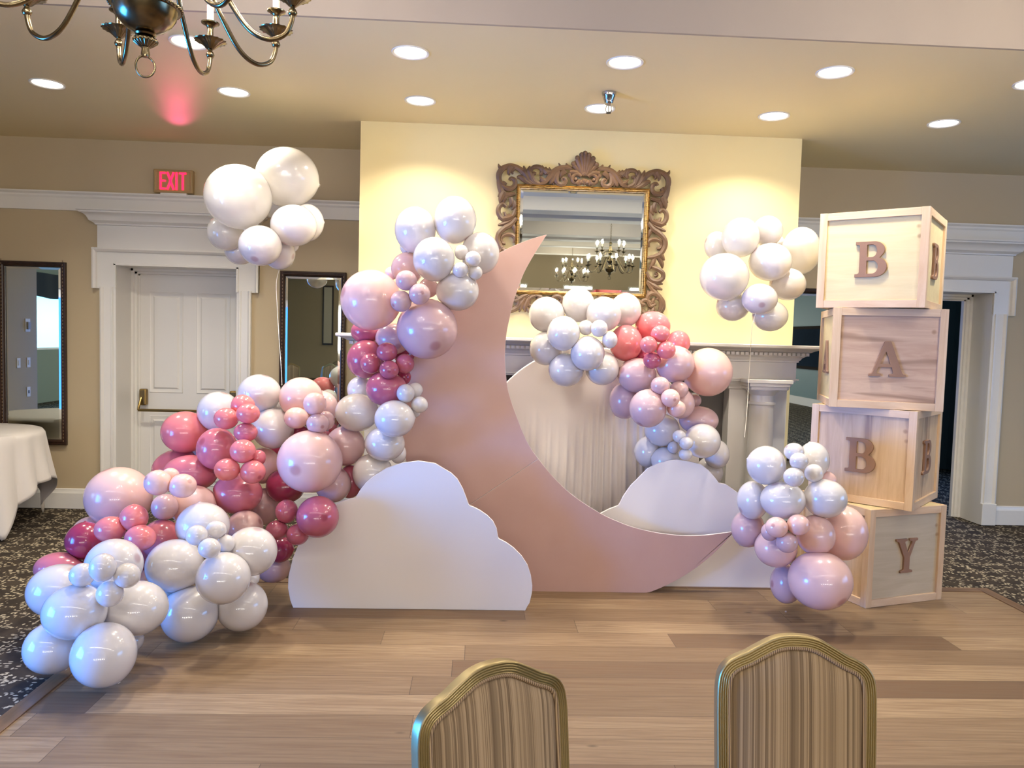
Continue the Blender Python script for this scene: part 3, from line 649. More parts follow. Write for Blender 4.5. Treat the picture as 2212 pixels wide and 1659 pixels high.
fs_ = thing('fire_strobe', 'red fire alarm strobe on the side of the chimney breast', 'alarm', (-.925, 6.5, 2.69))
m = MB(); m.box(-.035, 0, -.06, .06, -.08, .075); m.build('housing', M['red'], fs_, 0, .008)
m = MB(); m.lathe([(.0, 0), (.02, .002), (.027, .012), (.027, .02)][::-1], 16); o = m.build('strobe_lens', M['steel'], fs_, 40); o.rotation_euler = (0, R_(90), 0); o.location = (-.056, 0, -.002)

ex = thing('exit_sign', 'lit red EXIT sign above the panelled door', 'sign', (-2.651, YB, 2.77))
m = MB(); m.box(-.165, .165, -.055, -.004, 0, .197); m.ring_rect(-.165, .165, 0, .197, -.055, [(0, 0), (.006, .005), (.018, .005), (.024, 0)]); m.build('housing', M['exit_face'], ex, 0, .004)
m = MB(); zb, zt, Y0, Y1 = .027, .175, -.0605, -.0555
def stroke(m, a, b, wd):
    d = Vector((b[0]-a[0], 0, b[1]-a[1])).normalized(); n = Vector((-d.z, 0, d.x))*wd/2
    P = [Vector((a[0], 0, a[1]))+n, Vector((b[0], 0, b[1]))+n, Vector((b[0], 0, b[1]))-n, Vector((a[0], 0, a[1]))-n]
    m.prism([(p.x, p.z) for p in P], Y0, Y1)
sw = .015
m.box(-.112, -.097, Y0, Y1, zb, zt)
for z in (zb, (zb+zt)/2-.0075, zt-sw): m.box(-.097, -.062, Y0, Y1, z, z+sw)
stroke(m, (-.048, zb), (.006, zt), .017); stroke(m, (.006, zb), (-.048, zt), .0171)
m.box(.022, .038, Y0, Y1, zb, zt); m.box(.074, .09, Y0, Y1, zb, zt-sw); m.box(.052, .112, Y0, Y1, zt-sw, zt)
m.build('lettering', M['exit_red'], ex, 0)
m = MB(); m.box(-.11, .11, -.05, -.01, -.012, 0); m.build('downlight_slot', M['plate'], ex, 0)
def spot(name, loc, target, power, size, color, blend=.8):
    l = bpy.data.lights.new(name, 'SPOT'); l.energy = power; l.color = color; l.spot_size = R_(size); l.spot_blend = blend; l.shadow_soft_size = .02
    o = bpy.data.objects.new(name, l); o.location = loc; o.rotation_euler = (Vector(target)-Vector(loc)).to_track_quat('-Z', 'Y').to_euler(); COL.objects.link(o)
spot('exit_sign_lamp', (-2.6, YB-.08, 2.985), (-2.235, 5.84, ZC), 20, 24, (1, .08, .25), 1)
spot('exit_sign_lamp', (-2.6, YB-.08, 2.985), (-1.95, 5.05, ZC), 20, 15, (1, .06, .2), 1)
spot('exit_sign_lamp', (-2.65, YB-.04, 2.768), (-2.65, YB-.03, 2.5), .12, 120, (1, .1, .2), 1)

for y in (-.2, -3.3, -7.8):
    e = thing('cove_light', {-.2: 'long light strip in the ceiling coffer nearest the camera', -3.3: 'long light strip in the middle ceiling coffer, reflected in the carved mirror', -7.8: 'long light strip in the far ceiling coffer, reflected in the carved mirror'}[y], 'ceiling light', (0, y, ZU), 0, 'light strips in the ceiling coffers')
    m = MB(); m.box(-6, 6, -.16, .16, -.03, 0); m.build('housing', M['trim'], e, 0)
    m = MB(); m.box(-5.95, 5.95, -.13, .13, -.036, -.03); m.build('diffuser', M['cove'], e, 0)
    l = bpy.data.lights.new('cove_lamp', 'AREA'); l.shape = 'RECTANGLE'; l.size = 11.9; l.size_y = .26; l.energy = COVE; l.color = (1, .92, .83)
    lo = bpy.data.objects.new('cove_lamp', l); lo.location = (0, 0, -.045); lo.parent = e; COL.objects.link(lo)
# ---------------------------------------------------------------- chandeliers
def make_chandelier(label):
    e = thing('chandelier', label, 'chandelier', (-1.105, 2.615, 0), 0, 'brass candle chandeliers')
    m = MB(); z = 2.418; P = [(.0285*math.cos(a), 0.004*math.sin(2*a), z+.0335+.0335*math.sin(a)) for a in np.linspace(0, 2*math.pi, 29)[:-1]]
    m.tube(P, .0036, 8, True); o = m.build('finial_ring', M['brass'], e, 50); o.rotation_euler = (0, 0, .3)
    m = MB(); m.lathe([(.004, 2.480), (.012, 2.482), (.014, 2.49), (.012, 2.505), (.013, 2.515)], 20); m.build('finial_stem', M['brass'], e, 40)
    m = MB(); m.lathe([(.014, 2.512), (.02, 2.516), (.034, 2.527), (.037, 2.534), (.034, 2.540), (.022, 2.546)], 60, flute=.07, fn=20); m.build('fluted_knob', M['brass'], e, 50)
    m = MB(); m.lathe([(.018, 2.546), (.03, 2.549), (.033, 2.554), (.026, 2.558), (.036, 2.561), (.06, 2.573), (.08, 2.591), (.093, 2.612), (.098, 2.634), (.1, 2.64)], 48); m.build('bowl', M['brass'], e, 40)
    m = MB(); m.lathe([(.1, 2.636), (.107, 2.637), (.109, 2.642), (.104, 2.648), (.09, 2.652), (.05, 2.675), (.036, 2.70), (.032, 2.74), (.045, 2.76), (.066, 2.79), (.066, 2.81), (.04, 2.85), (.03, 2.90), (.045, 2.94), (.06, 2.98), (.05, 3.02), (.028, 3.06), (.022, 3.12), (.035, 3.15), (.02, 3.18), (.006, 3.19)], 40); m.build('body', M['brass'], e, 40)
    m = MB()
    for k in range(44): a = 2*math.pi*k/44; blobx(m, .108*math.cos(a), .108*math.sin(a), 2.642, .006)
    m.build('beading', M['brass'], e, 60)
    def arm(az, path, R0, zc, k):
        a = R_(az); u = Vector((math.cos(a), math.sin(a), 0))
        m = MB(); pts = [(u.x*r, u.y*r, z) for r, z in spline(path, 7)]; m.tube(pts, .0085, 10)
        m.lathe([(.006, -.03), (.012, -.028), (.016, -.018), (.012, -.008), (.008, -.004), (.008, .004)], 14, (u.x*R0, u.y*R0, zc))
        ao = m.build('arm', M['brass'], e, 50)
        m = MB(); m.lathe([(.008, 0), (.014, .004), (.022, .012), (.04, .026), (.056, .031), (.058, .035), (.054, .037), (.02, .033)], 48, (u.x*R0, u.y*R0, zc), .05, 16); m.build('drip_pan', M['brass'], ao, 50)
        m = MB(); m.lathe([(.013, .033), (.012, .04), (.0115, .075), (.013, .085), (.02, .092), (.033, .098), (.034, .102), (.014, .104)], 16, (u.x*R0, u.y*R0, zc)); m.build('socket', M['brass'], ao, 40)
        m = MB(); m.lathe([(.0125, .103), (.0125, .165), (.008, .168)], 14, (u.x*R0, u.y*R0, zc)); m.build('candle_sleeve', M['candle'], ao, 40)
        m = MB(); m.lathe([(.006, .168), (.013, .178), (.0165, .195), (.014, .215), (.007, .236), (.001, .248)], 10, (u.x*R0, u.y*R0, zc)); m.build('bulb', M['bulb'], ao, 60)
    for k in range(9): arm(84-40*k, [(.04, 2.84), (.11, 2.87), (.18, 2.82), (.25, 2.70), (.32, 2.60), (.385, 2.566), (.44, 2.585), (.462, 2.63), (.465, 2.67)], .465, 2.675, k)
    for k in range(5): arm(63+72*k, [(.03, 2.98), (.08, 3.0), (.14, 2.96), (.2, 2.90), (.25, 2.895), (.28, 2.93), (.285, 2.96)], .285, 2.965, k)
    m = MB(); z = 3.18; k = 0
    while z < ZU-.06:
        P = [((.012*math.cos(a) if k % 2 else 0), (0 if k % 2 else .012*math.cos(a)), z+.02+.022*math.sin(a)) for a in np.linspace(0, 2*math.pi, 13)[:-1]]
        m.tube(P, .003, 6, True); z += .034; k += 1
    m.build('chain', M['brass'], e, 50)
    m = MB(); m.lathe([(.01, ZU-.06), (.04, ZU-.045), (.07, ZU-.01), (.072, ZU)], 24); m.build('ceiling_canopy', M['brass'], e, 40)
    return e
def blobx(m, x, y, z, r): m.lathe([(r*math.sin(a), -r*math.cos(a)) for a in np.linspace(.2, math.pi-.2, 5)], 8, (x, y, z))
ch = make_chandelier('antique brass chandelier hanging in the top corner of the room, nearest the camera')
for (x, y, lb) in ((2.65, 2.615, 'unseen brass candle chandelier on the crate side, kept for its light'), (2.65, -3.9, 'lit chandelier seen larger in the carved mirror'), (2.65, -10.4, 'lit chandelier seen smaller in the carved mirror')):  # the crate-side one is unseen and kept for its light
    c = copy_tree(ch); c.location = (x, y, 0); c['label'] = lb

# ---------------------------------------------------------------- cut-out boards
CLOUD1 = [(-1.037,-0.005),(-1.053,0.043),(-1.067,0.117),(-1.065,0.186),(-1.043,0.287),(-1.014,0.364),(-0.97,0.446),(-0.91,0.529),(-0.845,0.585),(-0.779,0.626),(-0.728,0.645),(-0.689,0.653),(-0.678,0.669),(-0.66,0.702),(-0.631,0.74),(-0.589,0.779),(-0.513,0.83),(-0.42,0.864),(-0.327,0.878),(-0.23,0.865),(-0.135,0.81),(-0.099,0.776),(-0.066,0.719),(-0.043,0.662),(-0.03,0.628),(-0.023,0.619),(-0.004,0.614),(0.035,0.595),(0.079,0.566),(0.115,0.531),(0.138,0.487),(0.147,0.438),(0.153,0.426),(0.167,0.42),(0.2,0.403),(0.242,0.373),(0.289,0.327),(0.326,0.272),(0.347,0.212),(0.357,0.151),(0.356,0.106),(0.344,0.047),(0.331,0.025),(0.32,0.007)]
CLOUD2 = [(0.699,-0.008),(0.678,0.078),(0.68,0.201),(0.694,0.309),(0.722,0.392),(0.774,0.448),(0.825,0.481),(0.878,0.51),(0.941,0.536),(0.953,0.555),(0.97,0.594),(1.015,0.665),(1.08,0.734),(1.126,0.783),(1.186,0.815),(1.246,0.834),(1.316,0.845),(1.399,0.834),(1.473,0.818),(1.523,0.782),(1.571,0.731),(1.597,0.698),(1.644,0.69),(1.682,0.666),(1.729,0.633),(1.81,0.558),(1.892,0.461),(1.969,0.345),(2.025,0.222),(2.052,0.114),(2.048,-0.009)]
MOONIN = [(0.409,2.25),(0.351,2.154),(0.299,2.061),(0.261,1.977),(0.216,1.836),(0.186,1.691),(0.172,1.576),(0.172,1.454),(0.188,1.317),(0.207,1.241),(0.237,1.157),(0.317,0.969),(0.398,0.85),(0.512,0.72),(0.639,0.61),(0.805,0.508),(0.91,0.461),(1.013,0.424),(1.145,0.394),(1.28,0.377),(1.385,0.373),(1.504,0.381),(1.672,0.406)]
MCX, MCZ, MR = (0.718,1.109,1.183)
SEAM = [(0.398,0.85),(-0.016,0.545)]
def board(name, poly, y, mm, parent=None, thick=.019):
    m = MB(); m.prism(poly, y, y+thick); o = m.build(name, [mm, M['rim']], parent, 0)
    for p in o.data.polygons:
        if abs(p.normal.y) < .5: p.material_index = 1
    b = o.modifiers.new('bevel', 'BEVEL'); b.width = .0012; b.segments = 1; b.limit_method = 'ANGLE'
    return o
def foot(name, x, y, parent, h=.45, dp=.30):
    m = MB(); m.box(x-.02, x+.02, y+.019, y+.06, 0, h); m.box(x-.02, x+.02, y+.019, y+dp, 0, .03); return m.build(name, M['pine_z'], parent, 0)
sm = lambda p, n=3: [tuple(q) for q in spline(p, n)]
def cloud_poly(pts):
    pts = [(x, max(z, 0)) for x, z in pts]; pts[0] = (pts[0][0], 0); pts[-1] = (pts[-1][0], 0); return pts
c1 = thing('cloud_cutout', 'large white cloud cut-out standing in front of the pink moon', 'cutout', (0, 0, 0))
board('cloud_board', cloud_poly(CLOUD1), 4.45, M['white_board'], c1)
for x in (-.7, .0): foot('support_foot', x, 4.45, c1)
c2 = thing('cloud_cutout', 'white cloud cut-out standing behind the tip of the moon', 'cutout', (0, 0, 0))
board('cloud_board', cloud_poly(CLOUD2), 4.92, M['white_board'], c2)
for x in (1.0, 1.6): foot('support_foot', x, 4.92, c2, .3)
mo = thing('moon_cutout', 'tall dusty pink crescent moon cut-out on the wood floor', 'cutout', (0, 0, 0))
a0 = math.atan2(MOONIN[0][1]-MCZ, MOONIN[0][0]-MCX); a1 = math.atan2(MOONIN[-1][1]-MCZ, MOONIN[-1][0]-MCX)
outer = [(MCX+MR*math.cos(a), MCZ+MR*math.sin(a)) for a in np.linspace(a0, a1+2*math.pi, 150)]
outer = [(x, max(z, 0)) for x, z in outer]
def dedupe(p): return [q for i, q in enumerate(p) if i == 0 or (abs(q[0]-p[i-1][0])+abs(q[1]-p[i-1][1])) > 1e-4]
# split along the seam
inn = sm(MOONIN, 3)
si = min(range(len(inn)), key=lambda i: (inn[i][0]-SEAM[0][0])**2+(inn[i][1]-SEAM[0][1])**2)
d = Vector((SEAM[1][0]-SEAM[0][0], SEAM[1][1]-SEAM[0][1])).normalized()
S0 = Vector(inn[si])
so = min(range(20, len(outer)-10), key=lambda i: abs((outer[i][0]-S0.x)*d.y-(outer[i][1]-S0.y)*d.x) if (outer[i][0]-S0.x)*d.x+(outer[i][1]-S0.y)*d.y > 0 else 9)
nrm = Vector((-d.y, d.x))*.0008
if nrm.y < 0: nrm = -nrm
up = dedupe([(inn[i][0], inn[i][1]) for i in range(si, -1, -1)]+outer[:so+1]); up[0] = tuple(Vector(up[0])+nrm); up[-1] = tuple(Vector(up[-1])+nrm)
lo = dedupe([(q[0], q[1]) for q in inn[si:]]+outer[so:][::-1]); lo[0] = tuple(Vector(lo[0])-nrm); lo[-1] = tuple(Vector(lo[-1])-nrm)
for nm, pl in (('upper_moon_board', up), ('lower_moon_board', lo)):
    o = board(nm, pl, 4.80, M['moon'], mo)
    for p in o.data.polygons:     # the butted joint is painted, not white
        if p.material_index and abs(p.normal.x*nrm.x+p.normal.z*nrm.y) > .95*nrm.length and abs((p.center.x-S0.x)*d.y-(p.center.z-S0.y)*d.x) < .004: p.material_index = 0
m = MB(); m.box(SEAM[1][0]-.05, SEAM[0][0]-.05, 4.8192, 4.84, .55, .70); m.prism([(q.x, q.y) for q in (S0-d*-.02+nrm*40, S0+d*.42+nrm*40, S0+d*.42-nrm*40, S0+d*.02-nrm*40)], 4.8192, 4.832); m.build('seam_batten', M['black'], mo, 0)
foot('support_foot', .1, 4.80, mo, .55, .25); foot('support_foot', .7, 4.80, mo, .25, .1)

# round backdrop with gathered cloth
DCX, DR = .788, .777
dk = thing('round_backdrop', 'round white backdrop panel with pleated cloth, in front of the fireplace', 'backdrop', (DCX, 5.30, DR))
m = MB(); NA, NR = 220, 40; vs = [(0, 0, 0)]; fs = []
random.seed(11)
PL = [(-.62+random.uniform(-.015, .015)+k*.052, random.uniform(.008, .015), random.uniform(.026, .05)) for k in range(25)]
def pleat(x, z):
    f = min(1, max(0, (.34+.10*math.sin(x*9)+.42*max(0, x+.1)-z)/.55))*(1 if x < .62 else max(0, 1-(x-.62)/.1))
    f *= min(1, max(0, (x+.52)/.22))
    xx = x-.16*(x-.05)*max(0, -z)      # pleats gather towards the foot
    return -f*sum(h*math.exp(-((xx-c)/wd)**2) for c, wd, h in PL)
for r in range(1, NR+1):
    for k in range(NA):
        a = 2*math.pi*k/NA; x, z = DR*r/NR*math.cos(a), DR*r/NR*math.sin(a); vs.append((x, pleat(x, z)*(1 if r < NR else .3), z))
for k in range(NA):
    fs.append((0, 1+k, 1+(k+1) % NA))
    for r in range(NR-1): a = 1+r*NA+k; b = 1+r*NA+(k+1) % NA; fs.append((a, a+NA, b+NA, b))
# use a finer grid for the cloth
m = MB(); NX, NZ = 200, 90; idx = {}; vs = []; fs = []
for j in range(NZ+1):
    z = -DR+2*DR*j/NZ; hw = math.sqrt(max(DR*DR-z*z, 1e-6))
    for i in range(NX+1):
        x = -hw+2*hw*i/NX; vs.append((x, pleat(x, z)-.004, z))
for j in range(NZ):
    for i in range(NX): a = j*(NX+1)+i; fs.append((a, a+1, a+NX+2, a+NX+1))
m.add(vs, fs); m.build('cloth_cover', M['drape'], dk, 180)
m = MB(); m.prism([(DR*math.cos(a), DR*math.sin(a)) for a in np.linspace(0, 2*math.pi, 97)[:-1]], -.002, .022); m.build('panel', M['white_board'], dk, 0)
m = MB(); m.tube([(DR*math.cos(a), .008, DR*math.sin(a)) for a in np.linspace(0, 2*math.pi, 129)[:-1]], .008, 8, True); m.build('rim', M['rim'], dk, 60)
m = MB(); m.box(-.3, -.25, .02, .18, -DR, -DR+.03); m.box(.25, .3, .02, .18, -DR, -DR+.03); m.box(-.3, -.25, .02, .05, -DR, -.1); m.box(.25, .3, .02, .05, -DR, -.1); m.build('stand', M['black'], dk, 0)

# ---------------------------------------------------------------- letter crates
def arc(cx, cz, rx, rz, a0, a1, n=12): return [(cx+rx*math.cos(R_(a)), cz+rz*math.sin(R_(a))) for a in np.linspace(a0, a1, n)]
LET = {'B': [[(0, 1), (0, .925), (.06, .92), (.105, .90), (.115, .86), (.115, .14), (.105, .10), (.06, .08), (0, .075), (0, 0)]+arc(.53, .275, .31, .275, -90, 62)+[(.635, .53)]+arc(.49, .765, .275, .235, -45, 90),
             [(.30, .085)]+arc(.46, .275, .155, .19, -90, 90)+[(.30, .465)], [(.30, .555)]+arc(.44, .735, .135, .18, -90, 90)+[(.30, .915)]],
       'A': [[(0, 0), (0, .055), (.06, .065), (.095, .10), (.375, .97), (.40, 1), (.53, 1), (.555, .97), (.875, .10), (.91, .065), (.97, .055), (.97, 0), (.54, 0), (.54, .055), (.62, .065), (.645, .10), (.60, .265), (.245, .265), (.195, .11), (.205, .07), (.31, .055), (.31, 0)],
             [(.275, .345), (.575, .345), (.445, .70), (.415, .70)]],
       'Y': [[(0, 1), (0, .945), (.055, .935), (.095, .90), (.32, .45), (.32, .11), (.30, .075), (.20, .055), (.20, 0), (.64, 0), (.64, .055), (.545, .075), (.52, .11), (.52, .45), (.70, .90), (.735, .935), (.80, .945), (.80, 1), (.50, 1), (.50, .945), (.575, .935), (.595, .90), (.455, .56), (.31, .90), (.325, .935), (.40, .945), (.40, 1)]]}
LW = {'B': .84, 'A': .97, 'Y': .80}
LM = {}
def letter_mesh(ch):
    if ch in LM: return LM[ch]
    cu = bpy.data.curves.new('letter', 'CURVE'); cu.dimensions = '2D'; cu.fill_mode = 'BOTH'; cu.extrude = .006; cu.bevel_depth = .0012; cu.bevel_resolution = 1
    for poly in LET[ch]:
        s = cu.splines.new('POLY'); s.points.add(len(poly)-1); s.use_cyclic_u = True
        for p, (x, z) in zip(s.points, poly): p.co = ((x-LW[ch]/2)*.215, (z-.5)*.215, 0, 1)
    o = bpy.data.objects.new('letter_tmp', cu); COL.objects.link(o)
    dg = bpy.context.evaluated_depsgraph_get(); me = bpy.data.meshes.new_from_object(o.evaluated_get(dg)); bpy.data.objects.remove(o)
    me.materials.clear(); me.materials.append(M['mdf']); LM[ch] = me; return me
def crate(name_label, ch, cx, cy, yaw, w_, h, z0, ply, faces, ply2=None):
    e = thing('letter_crate', name_label, 'crate', (cx, cy, z0), yaw, 'stacked wooden letter crates')
    a = w_/2; t, sw_ = .018, .046; core = a-.016
    for k in range(4):
        Rz = Matrix.Rotation(R_(90*k), 4, 'Z')
        m = MB(); m.box(-core, core, -core, -core+.008, .01, h-.01, Rz); m.build('plywood_panel', (ply2 or ply) if k % 2 else ply, e, 0)
        for x in (-a, a-sw_):
            q = a-.0005 if k % 2 else a
            x0, x1 = (x, x+sw_)
            if k % 2: x0, x1 = (x+.0175, x+sw_) if x < 0 else (x, x+sw_-.0175)
            m = MB(); m.box(x0, x1, -q, -q+t, 0, h, Rz); m.build('upright_strip', M['pine_z'], e, 0, .0015)
        for z in (0.001, h-sw_-.001):
            m = MB(); m.box(-a+sw_, a-sw_, -a+.001, -a+t, z, z+sw_, Rz); m.build('level_strip', M['pine_y'] if k % 2 else M['pine_x'], e, 0, .0015)
        if k in faces:
            o = bpy.data.objects.new('letter', letter_mesh(ch)); COL.objects.link(o); o.parent = e
            o.matrix_local = Rz @ Matrix.Translation((0, -core-.0075, h/2)) @ Matrix.Rotation(R_(90), 4, 'X')
    m = MB(); m.box(-core, core, -core, core, h-.01, h-.003); m.build('top_panel', M['ply_pale'], e, 0)
    m = MB(); m.box(-core, core, -core, core, .003, .01); m.build('bottom_panel', M['ply_pale'], e, 0)
    return e
crate('bottom wooden crate with a brown Y, standing on the wood floor', 'Y', 2.634, 4.952, .309, .629, .615, 0, M['ply_grey'], (0, 3), M['ply_tan'])
crate('third wooden crate from the top, with a brown B and upright grain', 'B', 2.664, 4.98, -.767, .635, .614, .615, M['ply_tan'], (0, 1))
crate('second wooden crate from the top, pinkish plywood with a brown A', 'A', 2.631, 4.956, -.308, .649, .624, 1.229, M['ply_pink'], (0, 3), M['ply_pale'])
crate('topmost wooden crate, pale plywood with a brown B', 'B', 2.595, 4.898, -.694, .626, .595, 1.853, M['ply_pale'], (0, 1))

# ---------------------------------------------------------------- table with cloth
def round_table(label, clabel, x, y, R, a, rot, mm, h=.76, grp=None):
    e = thing('round_table', label, 'table', (x, y, 0), 0, grp)
    m = MB(); m.lathe([(.0, h-.035), (R-.01, h-.035), (R-.004, h-.02), (R-.012, h-.006), (0, h-.006)], 48); m.build('tabletop', M['ply_tan'], e, 30)
    m = MB(); m.lathe([(.28, 0), (.28, .02), (.06, .05), (.035, .08), (.035, h-.06), (.12, h-.036)], 24); m.build('pedestal', M['black'], e, 30)
    m = MB(); N, D = 192, 18; vs = [(0, 0, h)]; fs = []
    for j in range(1, 5):
        for k in range(N): t = 2*math.pi*k/N; vs.append((R*j/4*math.cos(t), R*j/4*math.sin(t), h if j < 4 else h-.003))
    for k in range(N):
        fs.append((0, 1+k, 1+(k+1) % N))
    for j in range(1, D+1):
        u = j/D
        for k in range(N):
            t = 2*math.pi*k/N; q = (t-rot) % (math.pi/2)-math.pi/4
            # the cloth is square: it hangs longest at its corners
            edge = a/max(abs(math.cos(t-rot-math.pi/4)), abs(math.sin(t-rot-math.pi/4)))
            L = min(edge-R, h+.04); z = h-L*u
            fold = (abs(math.sin(t*7+1.1*math.sin(3*t+.4)))-.5)*.10+math.sin(t*19+.7)*.012
            rr = R+.012+u*(.05+fold*(L/.7))+.02*u*u*(L/.7)
            if z < .004: rr += (.004-z)*.9; z = .004+.006*abs(math.sin(k))
            vs.append((rr*math.cos(t), rr*math.sin(t), z))
    rows = 4+D
    for j in range(rows-1):
        for k in range(N): p = 1+j*N+k; q = 1+j*N+(k+1) % N; fs.append((p, q, q+N, p+N))
    m.add(vs, fs); o = m.build('tablecloth', mm, None, 60, loc=(x, y, 0)); tag(o, clabel, 'tablecloth', None)
    s = o.modifiers.new('thickness', 'SOLIDIFY'); s.thickness = .002; s.offset = 1
    return e
round_table('small round table under a white cloth before the wall mirror', 'white cloth draped to the carpet over the small round table', -4.03, 6.16, .56, .94, R_(-35), M['linen'])
round_table('round banquet table far behind the camera, seen in the narrow mirror', 'white cloth tinted by blue daylight on the banquet table seen in the narrow mirror', -3.2, -6.2, .75, 1.15, R_(10), M['blue_lit_cloth'])
# switches etc. on the side wall that shows in the mirror behind the table
def plate(name, label, cat, y, z, w_, h, kind):
    e = thing(name, label, cat, (-5.5, y, z))
    m = MB(); m.box(0, .008, -w_/2, w_/2, -h/2, h/2); m.build('plate', M['plate'], e, 0, .002)
    m = MB()
    if kind == 's': m.box(.008, .014, -.014, .014, -.03, .03)
    elif kind == 'o': m.box(.008, .010, -.012, .012, -.02, .02)
    else: m.box(.008, .03, -.03, .03, -.05, .04)
    m.build({'s': 'rocker', 'o': 'socket_face', 't': 'control_box'}[kind], {'s': M['trim'], 'o': M['outlet_slot'], 't': M['grey_plastic']}[kind], e, 0)
plate('thermostat', 'grey thermostat on the wall seen in the mirror behind the table', 'thermostat', 4.065, 1.60, .1, .16, 't')
for y, nm in ((4.509, 'light switch reflected at the very edge of the mirror'), (4.259, 'middle light switch reflected in the mirror behind the table'), (4.053, 'light switch reflected nearest the bright window in the mirror')): plate('light_switch', nm, 'light switch', y, 1.145, .072, .12, 's')
plate('wall_outlet', 'wall outlet below the switches, seen in the mirror behind the table', 'outlet', 4.058, .785, .072, .12, 'o')
# framed pictures seen in the mirrors
pa = thing('landscape_painting', 'dark framed landscape painting seen in the mirror beside the mantel', 'painting', (9, -7.6, 1.35))
m = MB(); m.box(-.05, 0, -2.2, 2.2, -.35, .82); m.build('frame', M['art_frame'], pa, 0)
m = MB(); m.box(-.06, -.05, -2.1, 2.1, -.27, .74); m.build('canvas', M['art'], pa, 0)
pb2 = thing('narrow_print', 'narrow framed print seen in the mirror by the panelled door', 'picture', (-5.35, -14, 1.2))
m = MB(); m.box(-.19, .19, 0, .04, 0, 2.1); m.build('frame', M['mirror_wood'], pb2, 0)
m = MB(); m.box(-.14, .14, .04, .05, .06, 2.04); m.build('print_sheet', M['paper'], pb2, 0)

# ---------------------------------------------------------------- chairs
def chair_outline(n=6):
    half = [(0, 0), (.03, -.002), (.06, -.010), (.095, -.028), (.125, -.045), (.15, -.056), (.172, -.070), (.188, -.092), (.1945, -.122), (.196, -.17), (.194, -.30), (.19, -.46)]
    h = spline(half, n); return [(-x, z) for x, z in h[::-1]]+[(x, z) for x, z in h[1:]]
def make_chair(label, loc, rz, grp):
    e = thing('banquet_chair', label, 'chair', loc, rz, grp)
    top, lean = .889, R_(7)
    B = Matrix.Translation((0, -.0, 0)) @ Matrix.Translation((0, 0, .45)) @ Matrix.Rotation(-lean, 4, 'X') @ Matrix.Translation((0, 0, top-.45))
    out = chair_outline(); n = len(out)
    # reeded metal frame: five ribs across its face
    prof = []
    for k in range(26): s_ = k/25; prof.append((-.0135+.027*s_, -.016-.0028*abs(math.sin(s_*5*math.pi))))
    prof += [(.0145, -.010), (.0145, .012), (.010, .016), (-.010, .016), (-.0145, .012), (-.0145, -.010)]
    rings = []
    for i, (x, z) in enumerate(out):
        a = out[max(i-1, 0)]; b = out[min(i+1, n-1)]; d = Vector((b[0]-a[0], b[1]-a[1])).normalized(); nn = Vector((-d.y, d.x))
        rings.append([B @ Vector((x+nn.x*(p-.014), q, z+nn.y*(p-.014))) for p, q in prof])
    m = MB(); m.loft(rings); m.build('back_frame', M['champagne'], e, 28)
    inner = []
    for i, (x, z) in enumerate(out):
        a = out[max(i-1, 0)]; b = out[min(i+1, n-1)]; d = Vector((b[0]-a[0], b[1]-a[1])).normalized(); inner.append((x+d.y*.030, z-d.x*.030))
    m = MB(); m.tube([B @ Vector((x, -.014, z)) for x, z in inner], .0055, 8); m.build('welt', M['welt'], e, 60)
    m = MB(); rows = []
    for s_, y in ((1, -.008), (.96, -.014), (.85, -.019), (.6, -.023), (.3, -.025)): rows.append([B @ Vector((x*s_, y, -.23+(z+.23)*(s_ if s_ < .9 else s_))) for x, z in inner])
    m.loft(rows, True, False); L = len(inner); o0 = len(m.v)-L; m.f.append(tuple(range(o0, o0+L)))
    back = [[B @ Vector((x*s_, y, -.23+(z+.23)*s_)) for x, z in inner] for s_, y in ((1, -.008), (1, .01), (.9, .028), (.4, .034))]
    m.loft(back, True, False); o0 = len(m.v)-L; m.f.append(tuple(range(o0, o0+L))[::-1])
    m.build('back_upholstery', M['stripe'], e, 60)
    m = MB(); sq = []
    for z, i in ((.40, .02), (.405, 0), (.43, -.008), (.455, .0), (.468, .03)): sq.append([(-.225+i, -.44+i, z), (.225-i, -.44+i, z), (.21-i, -.02-i, z), (-.21+i, -.02-i, z)])
    m.loft(sq); m.build('seat', M['stripe'], e, 60, .01)
    for s_ in (-1, 1):
        m = MB(); m.tube([(s_*.185, -.035, .445), (s_*.185, -.02, .25), (s_*.19, .03, 0)], [.014, .013, .011], 10); m.build('leg', M['champagne'], e, 40)
        m = MB(); m.tube([(s_*.195, -.40, .41), (s_*.195, -.405, .2), (s_*.195, -.41, 0)], [.015, .013, .011], 10); m.build('leg', M['champagne'], e, 40)
    return e
c1_ = make_chair('striped banquet chair standing square to the camera, in front of the crates', (.805, 1.79, 0), R_(-3), None)
for o, (x, y, rz, lb) in [(copy_tree(c1_), q) for q in ((.075, 1.62, 32, 'striped banquet chair turned at an angle, in front of the moon'), (-3.5, -4.7, 200, 'banquet chair drawn up to the banquet table, seen in the narrow mirror'), (-4.3, -4.3, 160, 'banquet chair standing further from the banquet table, seen in the narrow mirror'), (-3.8, -7.75, 10, 'banquet chair beyond the banquet table, seen in the narrow mirror'))]:
    o.location = (x, y, 0); o.rotation_euler = (0, 0, R_(rz)); o['label'] = lb

# ---------------------------------------------------------------- balloons
GROUPS = ['balloons of the garland on the moon', 'balloons of the garland on the white disc', 'balloons of the cluster beside the crates', 'balloons of the floating bunch by the door', 'balloons of the floating bunch by the crates']
